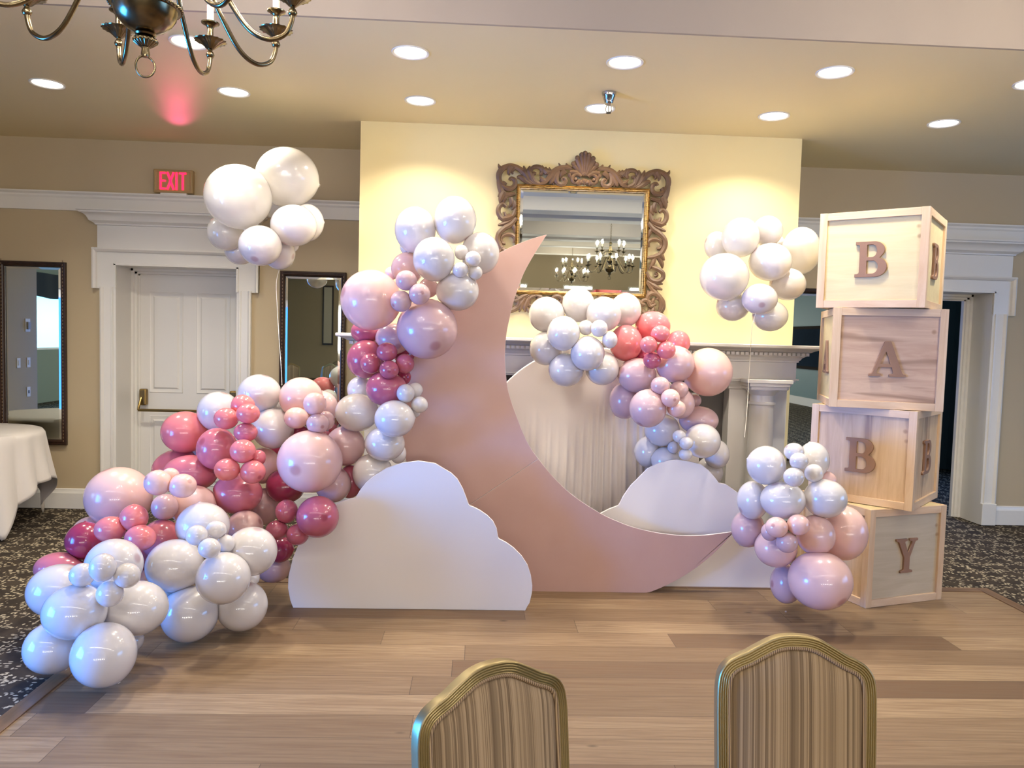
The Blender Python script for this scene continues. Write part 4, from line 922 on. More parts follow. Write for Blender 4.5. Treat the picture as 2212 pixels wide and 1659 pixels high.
# (colour, group, x, y, z, half width, half height, nose direction x, y, z, label)
BALLOONS = [
 ('W',0,-1.578,4.777,1.105,0.126,0.123,0.304,-0.107,0.947,'large white balloon beside the end of the door bar'),
 ('W',0,-1.333,4.782,1.222,0.129,0.118,0.321,-0.108,0.941,'white balloon under the hanging string at the top of the garland'),
 ('C',0,-1.364,4.549,1.164,0.068,0.067,-0.992,-0.099,0.076,'topmost small coral balloon in the upright coral string'),
 ('C',0,-1.296,4.424,1.133,0.066,0.057,0.354,-0.728,0.587,'small coral balloon just below the topmost coral one'),
 ('C',0,-1.433,4.468,1.097,0.069,0.062,-0.861,-0.465,0.206,'small coral balloon over the white balloon by the door bar'),
 ('R',0,-1.313,4.438,1.023,0.067,0.054,-0.202,-0.196,-0.96,'small darker rose balloon in the middle of the coral string'),
 ('R',0,-1.512,4.553,0.908,0.116,0.123,-0.492,-0.745,0.45,'large rose balloon wedged behind the upright coral string'),
 ('C',0,-1.298,4.337,0.93,0.07,0.067,0.933,-0.209,-0.293,'small coral balloon below the darker rose one in the string'),
 ('R',0,-1.234,4.406,0.883,0.044,0.046,-0.724,-0.155,-0.672,'small rose balloon half hidden behind two coral ones'),
 ('C',0,-1.376,4.309,0.829,0.069,0.063,-0.852,-0.213,-0.478,'small coral balloon at the foot of the string, door side'),
 ('C',0,-1.239,4.327,0.816,0.07,0.065,0.703,-0.626,-0.336,'small coral balloon at the foot of the string, moon side'),
 ('C',0,-1.78,4.778,0.973,0.141,0.127,-0.822,-0.144,-0.551,'large coral balloon in front of the lower door panel'),
 ('W',0,-1.688,4.901,0.866,0.103,0.101,0.948,-0.206,-0.242,'white balloon peeping out between coral and rose ones by the door'),
 ('W',0,-1.237,4.735,1.013,0.127,0.123,0.942,-0.207,-0.262,'white balloon directly beside the upright coral string'),
 ('B',0,-1.308,4.779,0.775,0.106,0.112,0.981,-0.191,0.042,'pale blush balloon behind the lowest coral pair'),
 ('B',0,-1.07,4.739,1.203,0.131,0.127,-0.596,-0.075,0.8,'blush balloon just below the narrow mirror'),
 ('M',0,-0.964,4.88,1.132,0.093,0.106,0.114,-0.211,-0.971,'mauve pink balloon behind the blush quartet under the narrow mirror'),
 ('B',0,-0.927,4.451,1.196,0.065,0.066,-0.903,-0.132,-0.409,'topmost small blush balloon of the quartet below the narrow mirror'),
 ('B',0,-1.065,4.592,1.096,0.071,0.064,-0.861,-0.474,-0.181,'small blush balloon of the mirror quartet nearest the coral string'),
 ('M',0,-0.878,4.528,1.091,0.051,0.056,0.964,-0.181,0.196,'small mauve balloon tucked at the back of the mirror quartet'),
 ('M',0,-0.903,4.423,1.084,0.064,0.058,0.574,-0.794,-0.201,'small pale balloon directly above the biggest blush balloon'),
 ('B',0,-0.942,4.413,0.868,0.184,0.178,-0.235,-0.963,-0.13,'biggest blush balloon in the heart of the long garland'),
 ('M',0,-0.789,4.683,0.923,0.12,0.121,0.769,-0.147,0.623,'mauve balloon between the biggest blush one and the pearl ones'),
 ('M',0,-0.837,4.566,0.707,0.105,0.106,0.523,-0.123,0.843,'mauve balloon peeking out above the cloud notch'),
 ('W',0,-0.715,4.638,1.133,0.129,0.115,-0.761,-0.151,-0.631,'pearl balloon under the deep rose one near the moon edge'),
 ('W',0,-0.466,4.412,1.124,0.114,0.107,-0.992,-0.107,-0.062,'shiny pearl balloon overlapping the edge of the pink moon'),
 ('W',0,-0.408,4.437,1.27,0.052,0.054,-0.468,-0.076,0.88,'small pearl balloon on the moon edge, closest to the deep rose one'),
 ('W',0,-0.359,4.51,1.285,0.045,0.045,0.919,-0.21,-0.333,'topmost small pearl balloon lying on the pink moon'),
 ('W',0,-0.328,4.454,1.205,0.048,0.048,-0.943,-0.087,0.32,'small pearl balloon reaching furthest over the pink moon'),
 ('W',0,-0.358,4.503,1.157,0.033,0.033,-0.114,-0.201,-0.973,'tiny pearl balloon mostly hidden below the others on the moon'),
 ('W',0,-0.532,4.527,0.963,0.117,0.102,0.694,-0.139,0.706,'greyish pearl balloon just above the cloud top'),
 ('W',0,-0.608,4.594,0.774,0.119,0.119,0.911,-0.211,-0.353,'pearl balloon tucked behind the top of the front cloud'),
 ('W',0,-0.715,4.781,1.26,0.084,0.084,-0.455,-0.076,0.887,'white balloon hidden behind the deep rose one on the wall side'),
 ('E',0,-0.529,4.528,1.288,0.12,0.102,0.651,-0.135,0.747,'large deep rose balloon above the shiny pearl one'),
 ('W',0,-0.464,4.64,0.889,0.049,0.061,0.158,-0.213,-0.964,'sliver of a pearl balloon between moon and cloud top'),
 ('W',0,-1.254,4.904,1.139,0.055,0.055,0.76,-0.146,0.633,'white balloon glimpsed between two others below the string'),
 ('D',0,-1.147,4.695,0.669,0.118,0.106,0.661,-0.136,0.738,'dark raspberry balloon beneath the biggest blush one'),
 ('E',0,-1.06,4.371,0.586,0.063,0.067,0.977,-0.198,-0.078,'topmost small dark rose balloon of the trio beside the cloud'),
 ('E',0,-0.868,4.286,0.578,0.117,0.116,0.467,-0.866,0.18,'large deep rose balloon resting over the edge of the front cloud'),
 ('E',0,-1.11,4.357,0.481,0.063,0.055,-0.292,-0.079,0.953,'small dark rose balloon furthest from the cloud in its trio'),
 ('E',0,-0.985,4.32,0.467,0.062,0.059,0.981,-0.192,0.029,'small dark rose balloon touching the cloud edge'),
 ('D',0,-1.141,4.53,0.322,0.083,0.079,-0.995,-0.103,0.002,'dark plum balloon low down beside the front cloud'),
 ('M',0,-1.295,4.74,0.528,0.105,0.115,-0.907,-0.131,-0.399,'shaded mauve balloon behind the rose ones and the cloud trio'),
 ('R',0,-1.382,4.52,0.651,0.142,0.118,0.303,-0.217,-0.928,'wide rose balloon below the upright coral string'),
 ('M',0,-1.191,4.604,0.186,0.101,0.086,-0.432,-0.181,-0.883,'greyish mauve balloon lowest down next to the front cloud'),
 ('D',0,-1.098,4.817,0.983,0.058,0.046,0.311,-0.108,0.944,'raspberry balloon barely showing above the biggest blush one'),
 ('E',0,-0.759,4.696,0.701,0.078,0.102,-0.384,-0.184,-0.905,'shaded rose balloon behind the cloud beside the mauve one'),
 ('D',0,-1.253,4.916,0.831,0.06,0.064,0.599,-0.221,-0.77,'raspberry sliver beside the pale blush balloon'),
 ('B',0,-2.052,4.499,0.622,0.183,0.174,-0.345,-0.078,0.935,'largest blush balloon over the carpet, nearest the tablecloth'),
 ('B',0,-1.668,4.1,0.79,0.07,0.067,-0.645,-0.595,0.48,'small blush balloon at the tablecloth side of its quartet'),
 ('B',0,-1.643,4.2,0.809,0.047,0.043,-0.935,-0.125,-0.331,'small blush balloon peeking out at the top of its quartet'),
 ('B',0,-1.544,4.113,0.773,0.071,0.064,0.704,-0.509,0.495,'small blush balloon on the rose side of its quartet'),
 ('M',0,-1.704,4.282,0.619,0.071,0.072,-0.319,-0.524,-0.79,'small mauve balloon hanging at the bottom of the blush quartet'),
 ('B',0,-1.597,4.426,0.595,0.133,0.116,0.268,-0.105,0.958,'dusky blush balloon behind the blush quartet and the white ones'),
 ('C',0,-1.768,4.046,0.612,0.07,0.07,0.108,-0.211,-0.972,'small coral balloon at the top of the coral trio'),
 ('C',0,-1.876,4.016,0.558,0.077,0.066,-0.403,-0.183,-0.897,'small coral balloon of the trio nearest the carpet'),
 ('C',0,-1.704,3.973,0.527,0.077,0.066,0.274,-0.105,0.956,'small coral balloon at the bottom of the coral trio'),
 ('R',0,-1.708,4.248,0.447,0.104,0.109,-0.994,-0.102,0.025,'rose balloon between the coral trio and the white front cluster'),
 ('E',0,-1.827,4.335,0.331,0.094,0.09,-0.995,-0.102,0.02,'shaded deep rose balloon beneath the coral trio'),
 ('D',0,-2.071,4.155,0.458,0.099,0.099,0.104,-0.211,-0.972,'magenta balloon hanging over the patterned carpet'),
 ('D',0,-2.06,4.267,0.347,0.077,0.076,0.979,-0.197,-0.054,'purple balloon half hidden behind the tiny white cluster'),
 ('B',0,-2.206,4.493,0.4,0.107,0.107,0.885,-0.164,0.436,'pale pink balloon showing only its rim beside the magenta one'),
 ('R',0,-2.167,4.086,0.328,0.128,0.083,0.854,-0.216,-0.474,'rose balloon low over the carpet above the bluish white ones'),
 ('W',0,-2.063,3.887,0.275,0.153,0.131,0.527,-0.123,0.841,'bluish white balloon furthest out over the carpet, upper of two'),
 ('W',0,-1.765,3.446,0.33,0.134,0.12,-0.655,-0.162,-0.738,'bluish white balloon at the front of the carpet cluster, below the tiny ones'),
 ('W',0,-1.707,3.692,0.471,0.13,0.123,0.927,-0.171,0.334,'white balloon behind the tiny white ones of the carpet cluster'),
 ('W',0,-1.616,3.391,0.55,0.055,0.062,-0.789,-0.148,-0.597,'topmost tiny pearl balloon of the bluish carpet cluster'),
 ('W',0,-1.735,3.454,0.496,0.054,0.052,0.893,-0.165,0.418,'tiny pearl balloon of the carpet cluster nearest the carpet'),
 ('W',0,-1.531,3.435,0.502,0.055,0.055,-0.942,-0.087,0.324,'tiny pearl balloon of the carpet cluster nearest the front cloud'),
 ('W',0,-1.6,3.423,0.423,0.057,0.058,0.08,-0.21,-0.975,'lowest tiny pearl balloon of the bluish carpet cluster'),
 ('W',0,-1.566,3.605,0.293,0.143,0.125,-0.085,-0.087,0.993,'white balloon of the carpet cluster on its wood floor side'),
 ('W',0,-1.891,3.492,0.147,0.117,0.114,-0.481,-0.075,0.874,'bluish white balloon resting at the carpet edge'),
 ('W',0,-1.597,3.359,0.173,0.133,0.137,-0.427,-0.076,0.901,'bluish white balloon resting on the wood floor, lowest of all'),
 ('W',0,-1.623,3.647,0.12,0.071,0.062,-0.963,-0.119,-0.241,'bluish white balloon mostly hidden behind the lowest one'),
 ('W',0,-1.439,4.116,0.557,0.138,0.124,0.192,-0.214,-0.958,'topmost large white balloon of the cluster over the wood floor'),
 ('W',0,-1.35,3.778,0.597,0.052,0.05,-0.651,-0.075,0.755,'tiny pearl balloon, coral trio side of its foursome'),
 ('W',0,-1.289,3.881,0.601,0.05,0.044,0.781,-0.219,-0.585,'tiny pearl balloon, topmost of its foursome over the floor'),
 ('W',0,-1.243,3.885,0.529,0.044,0.045,-0.381,-0.077,0.921,'tiny pearl balloon, cloud side of its foursome'),
 ('W',0,-1.278,3.747,0.543,0.053,0.049,-0.677,-0.075,0.732,'tiny pearl balloon, lowest of its foursome over the floor'),
 ('W',0,-1.526,3.96,0.389,0.142,0.134,-0.694,-0.158,-0.702,'large white balloon between the two white clusters'),
 ('W',0,-1.148,3.997,0.46,0.13,0.126,0.266,-0.105,0.958,'large white balloon next to the dark plum one'),
 ('W',0,-1.232,3.815,0.374,0.131,0.127,0.357,-0.218,-0.908,'large white balloon at the front of the wood floor cluster'),
 ('W',0,-1.435,3.921,0.152,0.141,0.141,-0.753,-0.152,-0.64,'white balloon resting on the floor in the dark shadow'),
 ('W',0,-1.205,4.032,0.158,0.131,0.13,0.262,-0.104,0.959,'white balloon resting on the wood floor nearest the cloud'),
 ('W',0,-1.197,4.158,0.268,0.047,0.049,-0.711,-0.156,-0.685,'lilac white sliver behind the wood floor cluster'),
 ('B',0,-1.78,4.262,0.213,0.068,0.064,-0.257,-0.08,0.963,'pale pink balloon squeezed between the two white clusters'),
 ('W',0,-1.583,3.983,0.234,0.049,0.053,-0.774,-0.076,0.629,'white balloon hidden deep between the two white clusters'),
 ('B',0,-1.307,4.416,0.481,0.102,0.094,0.905,-0.167,0.392,'blush balloon above the white one next to the plum balloon'),
 ('R',0,-1.682,4.601,0.751,0.157,0.108,0.978,-0.188,0.088,'large rose balloon behind the small blush quartet'),
 ('R',0,-1.839,4.848,0.72,0.165,0.136,-0.194,-0.082,0.977,'rose balloon behind another, in front of the door casing'),
 ('W',0,-0.39,4.658,2.234,0.123,0.136,0.327,-0.109,0.939,'upper white balloon of the moon top cluster furthest from the gilt mirror'),
 ('W',0,-0.155,4.65,2.296,0.127,0.143,0.58,-0.221,-0.784,'topmost white balloon of the cluster on the moon'),
 ('W',0,-0.265,4.47,2.044,0.12,0.126,-0.259,-0.08,0.962,'white balloon at the front of the moon top cluster'),
 ('W',0,-0.0,4.642,2.105,0.115,0.125,0.541,-0.125,0.832,'white balloon of the moon top cluster nearest the gilt mirror'),
 ('W',0,-0.127,4.524,1.868,0.125,0.114,-0.796,-0.147,-0.588,'lowest white balloon of the moon top cluster'),
 ('W',0,-0.11,4.537,2.096,0.041,0.045,-0.948,-0.087,0.306,'tiny pearl balloon, topmost of four on the moon top cluster'),
 ('W',0,-0.041,4.461,2.052,0.046,0.046,-0.983,-0.112,-0.146,'tiny pearl balloon, mirror side of four on the moon top cluster'),
 ('W',0,-0.111,4.44,1.985,0.045,0.045,0.941,-0.175,0.29,'tiny pearl balloon, wall side of four on the moon top cluster'),
 ('W',0,-0.027,4.486,1.976,0.043,0.042,-0.389,-0.184,-0.903,'tiny pearl balloon, lowest of four on the moon top cluster'),
 ('W',0,-0.444,4.765,2.144,0.047,0.051,-0.799,-0.147,-0.584,'pearl sliver behind the moon top cluster'),
 ('M',0,-0.439,4.737,2.009,0.098,0.099,0.981,-0.192,0.031,'dusty mauve balloon below the moon top cluster'),
 ('B',0,-0.545,4.811,1.982,0.041,0.041,-0.861,-0.138,-0.49,'blush sliver behind the biggest blush balloon by the moon'),
 ('B',0,-0.621,4.482,1.8,0.173,0.174,-0.856,-0.471,0.214,'huge blush balloon standing out furthest beside the chimney breast'),
 ('M',0,-0.411,4.369,1.91,0.06,0.057,-0.695,-0.075,0.715,'topmost small mauve balloon of the trio between two huge ones'),
 ('M',0,-0.302,4.623,1.889,0.058,0.06,0.889,-0.164,0.426,'small dusty mauve balloon at the back of the mauve trio'),
 ('M',0,-0.333,4.341,1.835,0.06,0.06,0.32,-0.943,0.091,'small mauve balloon at the moon side of the mauve trio'),
 ('M',0,-0.437,4.363,1.793,0.06,0.06,-0.665,-0.615,-0.423,'small mauve balloon at the bottom of the mauve trio'),
 ('M',0,-0.297,4.509,1.644,0.177,0.176,0.322,-0.763,-0.56,'huge mauve balloon overlapping the pink moon'),
 ('M',0,-0.512,4.705,1.581,0.11,0.095,0.324,-0.815,-0.48,'bluish mauve balloon tucked under the huge mauve one'),
 ('E',0,-0.689,4.766,1.62,0.09,0.075,0.858,-0.159,0.489,'deep rose balloon below the huge blush one at the shelf end'),
 ('E',0,-0.676,4.695,1.451,0.113,0.117,-0.446,-0.18,-0.877,'large deep rose balloon behind the small deep rose four'),
 ('E',0,-0.523,4.471,1.504,0.06,0.055,-0.144,-0.698,0.701,'topmost small deep rose balloon of four beneath the huge ones'),
 ('E',0,-0.625,4.541,1.432,0.06,0.06,0.977,-0.187,0.105,'small deep rose balloon of four, mirror side'),
 ('E',0,-0.505,4.444,1.403,0.056,0.053,0.103,-0.985,-0.136,'lowest small deep rose balloon of four beneath the huge ones'),
 ('E',0,-0.421,4.492,1.438,0.055,0.057,0.393,-0.219,-0.893,'small deep rose balloon of four, moon side'),
 ('D',0,-0.455,4.798,1.487,0.065,0.069,0.409,-0.114,0.905,'raspberry balloon glimpsed behind the small deep rose four'),
 ('D',0,-0.436,4.618,1.354,0.042,0.046,0.558,-0.221,-0.8,'raspberry sliver behind the large deep rose balloon at the moon edge'),
 ('W',1,0.444,5.053,1.765,0.117,0.117,-0.81,-0.145,-0.569,'ivory balloon of the disc top cluster nearest the moon'),
 ('W',1,0.656,5.078,1.836,0.107,0.115,0.889,-0.213,-0.406,'topmost ivory balloon in front of the gilt mirror bottom'),
 ('W',1,0.806,4.951,1.775,0.113,0.113,0.594,-0.129,0.794,'ivory balloon in front of the mirror beside the coral ones'),
 ('W',1,0.969,5.07,1.811,0.103,0.113,0.44,-0.117,0.89,'ivory balloon below the mirror corner, next to the topmost coral one'),
 ('W',1,0.538,4.841,1.643,0.104,0.11,0.643,-0.221,-0.733,'ivory balloon at the front of the disc top cluster'),
 ('W',1,0.444,5.021,1.543,0.106,0.11,-0.984,-0.095,0.149,'lower ivory balloon of the disc top cluster nearest the moon'),
 ('W',1,0.692,4.827,1.521,0.108,0.11,-0.032,-0.205,-0.978,'ivory balloon in front of the white disc, below the tiny ones'),
 ('W',1,0.574,4.955,1.409,0.114,0.11,-0.992,-0.108,-0.07,'lowest ivory balloon hanging over the white disc'),
 ('W',1,0.811,4.967,1.426,0.11,0.111,-0.948,-0.087,0.306,'ivory balloon over the disc beneath the coral ones'),
 ('W',1,0.678,4.84,1.683,0.046,0.048,0.784,-0.219,-0.58,'tiny ivory balloon of three, moon side'),
 ('W',1,0.756,4.801,1.68,0.054,0.054,0.624,-0.132,0.77,'tiny ivory balloon of three, in the middle'),
 ('W',1,0.824,4.796,1.61,0.049,0.054,-0.159,-0.198,-0.967,'tiny ivory balloon of three, touching the coral one'),
 ('W',1,0.551,5.145,1.524,0.071,0.071,-0.932,-0.126,-0.34,'ivory balloon hidden behind the disc top cluster'),
 ('C',1,0.964,4.989,1.593,0.108,0.119,0.58,-0.72,-0.381,'large coral balloon beside the tiny ivory ones'),
 ('C',1,1.155,5.065,1.709,0.116,0.1,0.926,-0.209,-0.313,'topmost large coral balloon below the mirror corner'),
 ('C',1,1.144,4.804,1.657,0.061,0.054,0.981,-0.192,0.02,'small coral balloon on top of the topmost large coral one'),
 ('C',1,1.068,4.784,1.587,0.055,0.054,-0.526,-0.819,0.229,'small coral balloon between the two large coral ones'),
 ('C',1,1.181,4.787,1.557,0.06,0.057,0.835,-0.55,-0.029,'small coral balloon above the pale mauve one'),
 ('E',1,1.102,4.817,1.489,0.057,0.054,0.351,-0.218,-0.911,'small deep rose balloon below the small coral ones'),
 ('C',1,1.319,5.024,1.604,0.077,0.082,-0.524,-0.174,-0.834,'coral balloon behind the others in front of the mantel shelf'),
 ('B',1,1.515,4.99,1.418,0.158,0.159,0.871,-0.161,0.464,'huge blush balloon in front of the mantel dentils'),
 ('M',1,1.27,4.902,1.467,0.125,0.12,0.526,-0.465,0.712,'pale mauve balloon between small coral ones and the huge blush one'),
 ('M',1,1.037,4.954,1.387,0.126,0.114,-0.865,-0.418,0.279,'mauve balloon under the large coral one at the disc'),
 ('M',1,1.135,4.716,1.337,0.058,0.056,0.737,-0.144,0.66,'small mauve balloon at the top of the disc edge foursome'),
 ('M',1,1.287,4.838,1.308,0.059,0.054,-0.984,-0.112,-0.14,'small mauve balloon at the back of the disc edge foursome'),
 ('B',1,1.188,4.659,1.265,0.058,0.056,0.232,-0.964,-0.133,'small blush balloon at the front of the disc edge foursome'),
 ('B',1,1.243,4.718,1.196,0.058,0.053,-0.948,-0.123,-0.295,'small blush balloon at the bottom of the disc edge foursome'),
 ('M',1,1.326,4.933,1.211,0.091,0.099,-0.521,-0.075,0.85,'mauve balloon behind the disc edge foursome'),
 ('M',1,1.071,4.75,1.19,0.115,0.12,-0.508,-0.3,-0.808,'large mauve balloon in front of the pleated cloth'),
 ('M',1,0.991,5.076,1.211,0.105,0.123,0.597,-0.13,0.792,'shaded dusty mauve balloon lying on the pleated disc'),
 ('M',1,1.46,5.075,1.222,0.043,0.043,-0.5,-0.176,-0.848,'mauve sliver in front of the fireplace opening'),
 ('M',1,1.472,5.009,1.098,0.13,0.093,0.236,-0.103,0.966,'dusky mauve balloon in front of the fireplace opening'),
 ('W',1,1.244,5.068,1.02,0.117,0.109,-0.787,-0.148,-0.599,'pearl balloon below the large mauve one at the pleated cloth'),
 ('W',1,1.457,4.856,0.98,0.115,0.111,-0.841,-0.079,0.535,'large pearl balloon in front of the fireplace pilaster'),
 ('W',1,1.275,4.742,1.02,0.042,0.04,-0.11,-0.086,0.99,'tiny pearl balloon, topmost of four above the rear cloud'),
 ('W',1,1.307,4.696,0.984,0.043,0.04,-0.995,-0.104,-0.011,'tiny pearl balloon, at the front of four above the rear cloud'),
 ('W',1,1.307,4.994,0.914,0.04,0.042,-0.389,-0.077,0.918,'tiny pearl balloon, disc side of four above the rear cloud'),
 ('W',1,1.311,4.713,0.911,0.042,0.036,-0.352,-0.078,0.933,'tiny pearl balloon, lowest of four above the rear cloud'),
 ('W',1,1.178,5.165,0.857,0.092,0.107,0.981,-0.194,0.001,'greyish pearl balloon against the pleated cloth above the rear cloud'),
 ('W',1,1.273,5.05,0.816,0.096,0.094,0.957,-0.205,-0.204,'pearl balloon half hidden behind the rear cloud top'),
 ('W',1,1.614,5.045,0.869,0.084,0.097,0.599,-0.221,-0.77,'pearl balloon against the white pilaster above the rear cloud'),
 ('W',1,1.597,5.136,0.731,0.092,0.1,0.242,-0.215,-0.946,'lowest pearl balloon behind the rear cloud shoulder'),
 ('D',1,1.084,5.059,1.505,0.055,0.055,0.304,-0.217,-0.928,'raspberry sliver between coral and mauve balloons at the disc'),
 ('W',2,1.695,4.374,0.907,0.11,0.114,0.942,-0.207,-0.264,'topmost big pearl balloon of the cluster, fireplace side'),
 ('W',2,2.03,4.5,0.924,0.091,0.108,0.22,-0.215,-0.952,'topmost big pearl balloon of the cluster, crate side'),
 ('W',2,1.821,4.294,1.001,0.056,0.051,-0.817,-0.078,0.571,'topmost tiny pearl balloon above the crate cluster'),
 ('W',2,1.817,4.211,0.961,0.051,0.047,0.722,-0.142,0.677,'tiny pearl balloon second from the top of the crate cluster'),
 ('W',2,1.951,4.311,0.877,0.053,0.052,-0.564,-0.17,-0.808,'tiny pearl balloon closest to the crate letter'),
 ('W',2,1.782,4.188,0.873,0.057,0.054,-0.648,-0.163,-0.744,'lowest tiny pearl balloon of the crate cluster'),
 ('W',2,1.657,4.462,0.682,0.09,0.115,-0.85,-0.14,-0.508,'pearl balloon in front of the rear cloud shoulder'),
 ('W',2,1.772,4.3,0.72,0.127,0.106,-0.448,-0.076,0.891,'pearl balloon at the front of the crate cluster above the pink ones'),
 ('W',2,2.017,4.292,0.735,0.121,0.111,0.186,-0.1,0.978,'pearl balloon in front of the third crate'),
 ('B',2,2.113,4.489,0.804,0.057,0.055,0.904,-0.167,0.392,'pale pink balloon peeping out against the third crate'),
 ('W',2,1.743,4.558,0.734,0.047,0.047,-0.69,-0.159,-0.706,'pearl balloon hidden between two others near the rear cloud'),
 ('B',2,1.685,4.154,0.596,0.061,0.057,-0.619,-0.701,0.356,'small pink balloon in front of another by the moon tip'),
 ('B',2,1.806,4.151,0.612,0.061,0.058,0.79,-0.568,0.23,'small pink balloon under the front pearl one, crate side'),
 ('M',2,1.749,4.159,0.51,0.059,0.057,-0.296,-0.079,0.952,'lowest small pink balloon above the big floor balloon'),
 ('M',2,1.683,4.243,0.548,0.048,0.052,-0.523,-0.174,-0.834,'small mauve balloon behind the small pink one by the moon tip'),
 ('M',2,1.659,4.522,0.495,0.099,0.111,0.414,-0.115,0.903,'dusty mauve balloon touching the tip of the moon'),
 ('B',2,1.77,4.362,0.424,0.121,0.112,0.138,-0.212,-0.967,'pink balloon under the small pink ones near the rear cloud'),
 ('B',2,1.966,4.28,0.523,0.107,0.116,0.524,-0.571,-0.632,'pink balloon above the big one on the floor'),
 ('B',2,2.18,4.386,0.514,0.134,0.161,0.656,-0.135,0.743,'large pink balloon leaning on the bottom crate'),
 ('B',2,1.971,4.205,0.283,0.176,0.163,0.397,-0.776,-0.491,'biggest pink balloon resting on the floor by the bottom crate'),
 ('M',2,1.864,4.415,0.195,0.09,0.117,-0.995,-0.103,0.013,'purple tinted balloon on the floor behind the biggest pink one'),
 ('P',3,-1.626,5.289,2.498,0.22,0.211,-0.184,-0.083,0.979,'large floating pearl balloon above the panelled door'),
 ('P',3,-1.355,5.49,2.676,0.215,0.205,-0.976,-0.093,0.197,'highest large floating pearl balloon near the ceiling'),
 ('F',3,-1.251,5.263,2.315,0.152,0.137,-0.382,-0.184,-0.905,'floating white balloon under the highest one, in front of another'),
 ('F',3,-1.209,5.495,2.371,0.108,0.129,-0.993,-0.107,-0.054,'floating white balloon at the chimney side of the bunch'),
 ('P',3,-1.754,5.446,2.276,0.125,0.125,0.939,-0.208,-0.272,'floating pearl balloon under the large one, furthest from the chimney'),
 ('F',3,-1.443,5.163,2.164,0.138,0.131,-0.085,-0.657,-0.749,'floating white balloon hanging lowest in front of the bunch'),
 ('F',3,-1.375,5.379,2.144,0.107,0.116,0.952,-0.206,-0.228,'floating white balloon from which the string hangs over the mirror'),
 ('F',3,-1.697,5.567,2.169,0.105,0.1,-0.982,-0.094,0.166,'floating white balloon half hidden over the door casing'),
 ('F',3,-1.307,5.485,2.204,0.039,0.039,-0.981,-0.113,-0.16,'white sliver at the back of the bunch over the narrow mirror'),
 ('P',4,1.781,5.257,2.338,0.128,0.136,0.464,-0.118,0.878,'floating pearl balloon near the top, in front of the yellow wall'),
 ('F',4,1.988,5.311,2.396,0.103,0.105,0.976,-0.199,-0.088,'topmost floating white balloon of the bunch by the crates'),
 ('P',4,1.67,5.43,2.3,0.086,0.1,-0.941,-0.086,0.328,'floating pearl balloon at the mirror side of the crate bunch'),
 ('P',4,2.285,5.441,2.285,0.133,0.168,-0.991,-0.108,-0.077,'large floating pearl balloon tucked behind the top crate'),
 ('F',4,1.985,5.228,2.175,0.144,0.13,-0.828,-0.078,0.556,'floating white balloon in the middle of the crate bunch'),
 ('P',4,1.654,5.176,2.06,0.165,0.16,-0.158,-0.084,0.984,'largest floating pearl balloon facing the gilt mirror'),
 ('F',4,2.152,5.322,2.035,0.124,0.112,-0.986,-0.096,0.134,'floating white balloon just below the large one by the top crate'),
 ('F',4,1.879,5.107,1.913,0.118,0.104,-0.16,-0.886,-0.436,'floating white balloon at the front, low in the crate bunch'),
 ('P',4,1.761,5.3,1.869,0.114,0.104,-0.928,-0.085,0.364,'floating pearl balloon at the bottom, mirror side of the crate bunch'),
 ('P',4,2.004,5.235,1.808,0.12,0.107,-0.992,-0.108,-0.07,'lowest floating pearl balloon above the mantel shelf'),
 ('F',4,2.163,5.561,2.353,0.046,0.049,-0.763,-0.076,0.641,'white sliver behind the middle of the crate bunch'),
]
NLA, NLO = 24, 40
def unit_balloon():
    pr = []
    for i in range(1, NLA):
        t = math.pi*i/NLA; r = math.sin(t); z = math.cos(t)
        if t > 2.2: k = (t-2.2)/(math.pi-2.2); z -= .03*k*k
        pr.append((r, z))
    pr += [(.06, -1.035), (.04, -1.045), (.05, -1.06)]
    vs = [(0, 0, 1)]; fs = []
    for r, z in pr:
        for k in range(NLO): a = 2*math.pi*k/NLO; vs.append((r*math.cos(a), r*math.sin(a), z))
    for k in range(NLO): fs.append((0, 1+k, 1+(k+1) % NLO))
    n = len(pr)
    for i in range(n-1):
        for k in range(NLO): a = 1+i*NLO+k; b = 1+i*NLO+(k+1) % NLO; fs.append((a, a+NLO, b+NLO, b))
    fs.append(tuple(1+(n-1)*NLO+k for k in range(NLO)))
    return np.array(vs), fs
BV, BF = unit_balloon()
TIP = np.clip(BV[:, 2], -1, 1)
DATA = []
for b in BALLOONS:
    x, y, z, rx, rz = b[2:7]; q = Vector(b[7:10]).to_track_quat('Z', 'Y').to_matrix()
    DATA.append([Vector((x, y, z)), np.array([rx, math.sqrt(rx*rz), rz]), (BV @ np.array(q).T)*np.array([rx, math.sqrt(rx*rz), rz])])
def reach(r, d): return 1/np.sqrt(sum((d[k]/r[k])**2 for k in range(3)))
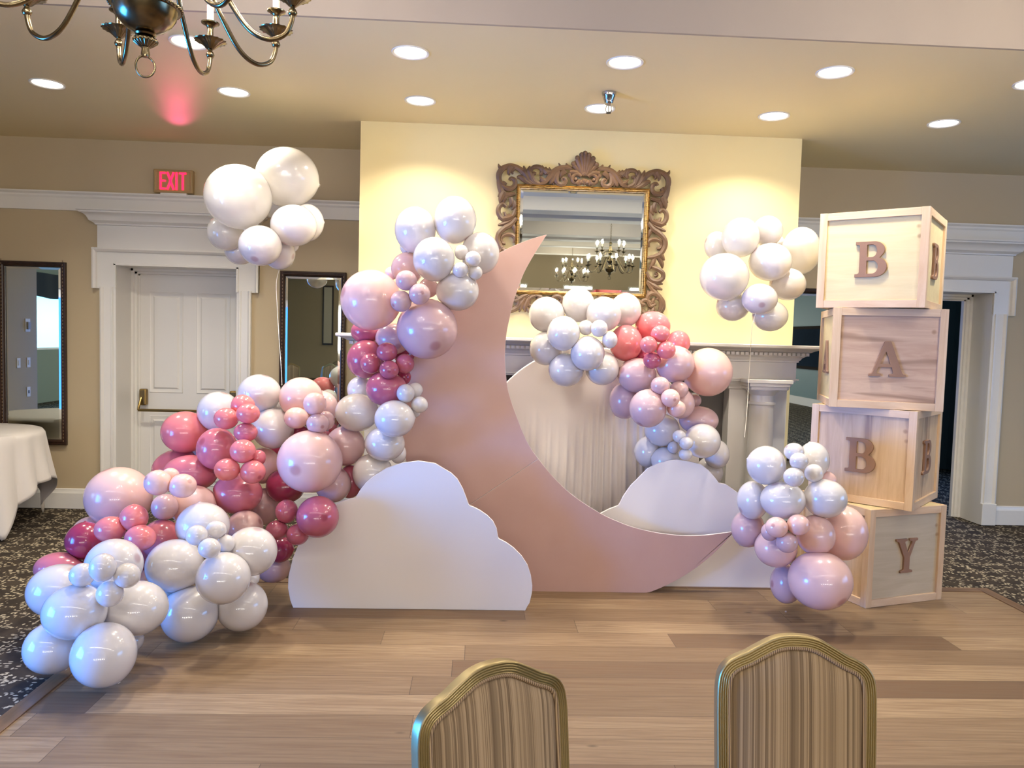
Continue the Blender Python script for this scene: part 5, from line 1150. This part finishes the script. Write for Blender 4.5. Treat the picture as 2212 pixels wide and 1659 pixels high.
# balloons that press together flatten where they touch; so do those pressed on a board
for i in range(len(DATA)):
    for j in range(i+1, len(DATA)):
        D = np.array(DATA[j][0]-DATA[i][0]); L = np.linalg.norm(D); d = D/L
        ri, rj = reach(DATA[i][1], d), reach(DATA[j][1], d)
        if L >= (DATA[i][1].max()+DATA[j][1].max())*1.02: continue
        t = min(max((L*L+ri*ri-rj*rj)/(2*L), .25*ri), L-.25*rj)
        for k, sg, tt in ((i, 1, t-.0004), (j, -1, L-t-.0004)):
            v = DATA[k][2]; h = v @ d*sg; o = h > tt
            if o.any(): v[o] -= np.outer((h[o]-tt)*sg, d)
for c, r0, v in DATA:
    for yb, x0, x1, z1 in ((4.4475, -1.02, .38, .86), (4.797, -.75, 1.58, 2.26), (4.917, .5, 2.02, .87), (5.24, .05, 1.5, 1.5)):
        if x0 < c.x < x1 and c.z-r0[2] < z1:
            if c.y < yb+.01: np.minimum(v[:, 1], yb-c.y, out=v[:, 1])
            elif c.y < yb+.35 and yb != 4.797 and c.z-.2*r0[2] < z1: np.maximum(v[:, 1], yb+.0225-c.y, out=v[:, 1])
    np.maximum(v[:, 2], .0005-c.z, out=v[:, 2])
def balloon(b, v):
    me = bpy.data.meshes.new('balloon'); me.from_pydata(v.tolist(), [], BF); me.update()
    me.polygons.foreach_set('use_smooth', [True]*len(me.polygons))
    at = me.attributes.new('tip', 'FLOAT', 'POINT'); at.data.foreach_set('value', TIP.astype('f').tolist())
    me.materials.append(BM[b[0]])
    o = bpy.data.objects.new('balloon', me); o.location = b[2:5]; COL.objects.link(o)
    return tag(o, b[-1], 'balloon', GROUPS[b[1]])
for b, q in zip(BALLOONS, DATA): balloon(b, q[2])
def string(label, pts):
    m = MB(); m.tube(spline(pts, 6), .0017, 6); o = m.build('balloon_string', M['string'], None, 60); return tag(o, label, 'string')
string('white string running from the floating bunch down to the garland', [(-1.374, 5.379, 2.03), (-1.366, 5.279, 1.935), (-1.357, 5.259, 1.81), (-1.319, 5.179, 1.562), (-1.284, 5.099, 1.382), (-1.264, 5.049, 1.258)])
string('thin white string hanging from the floating bunch by the crates', [(1.845, 5.077, 1.815), (1.824, 5.047, 1.768), (1.825, 5.077, 1.697), (1.876, 5.227, 1.493), (1.873, 5.227, 1.269), (1.844, 5.157, 1.099), (1.819, 5.107, 0.978)])
m = MB(); random.seed(3)
m.add([(0, 0, 0), (.012, .002, .001), (.014, .012, .006), (.002, .011, .002), (.006, .006, .010)], [(0, 1, 4), (1, 2, 4), (2, 3, 4), (3, 0, 4), (0, 3, 2, 1)])
o = m.build('foil_scrap', M['foil'], None, 0, loc=(1.891, 4.472, 0.0)); tag(o, 'tiny shiny scrap lying on the wood floor before the purple balloon', 'scrap')
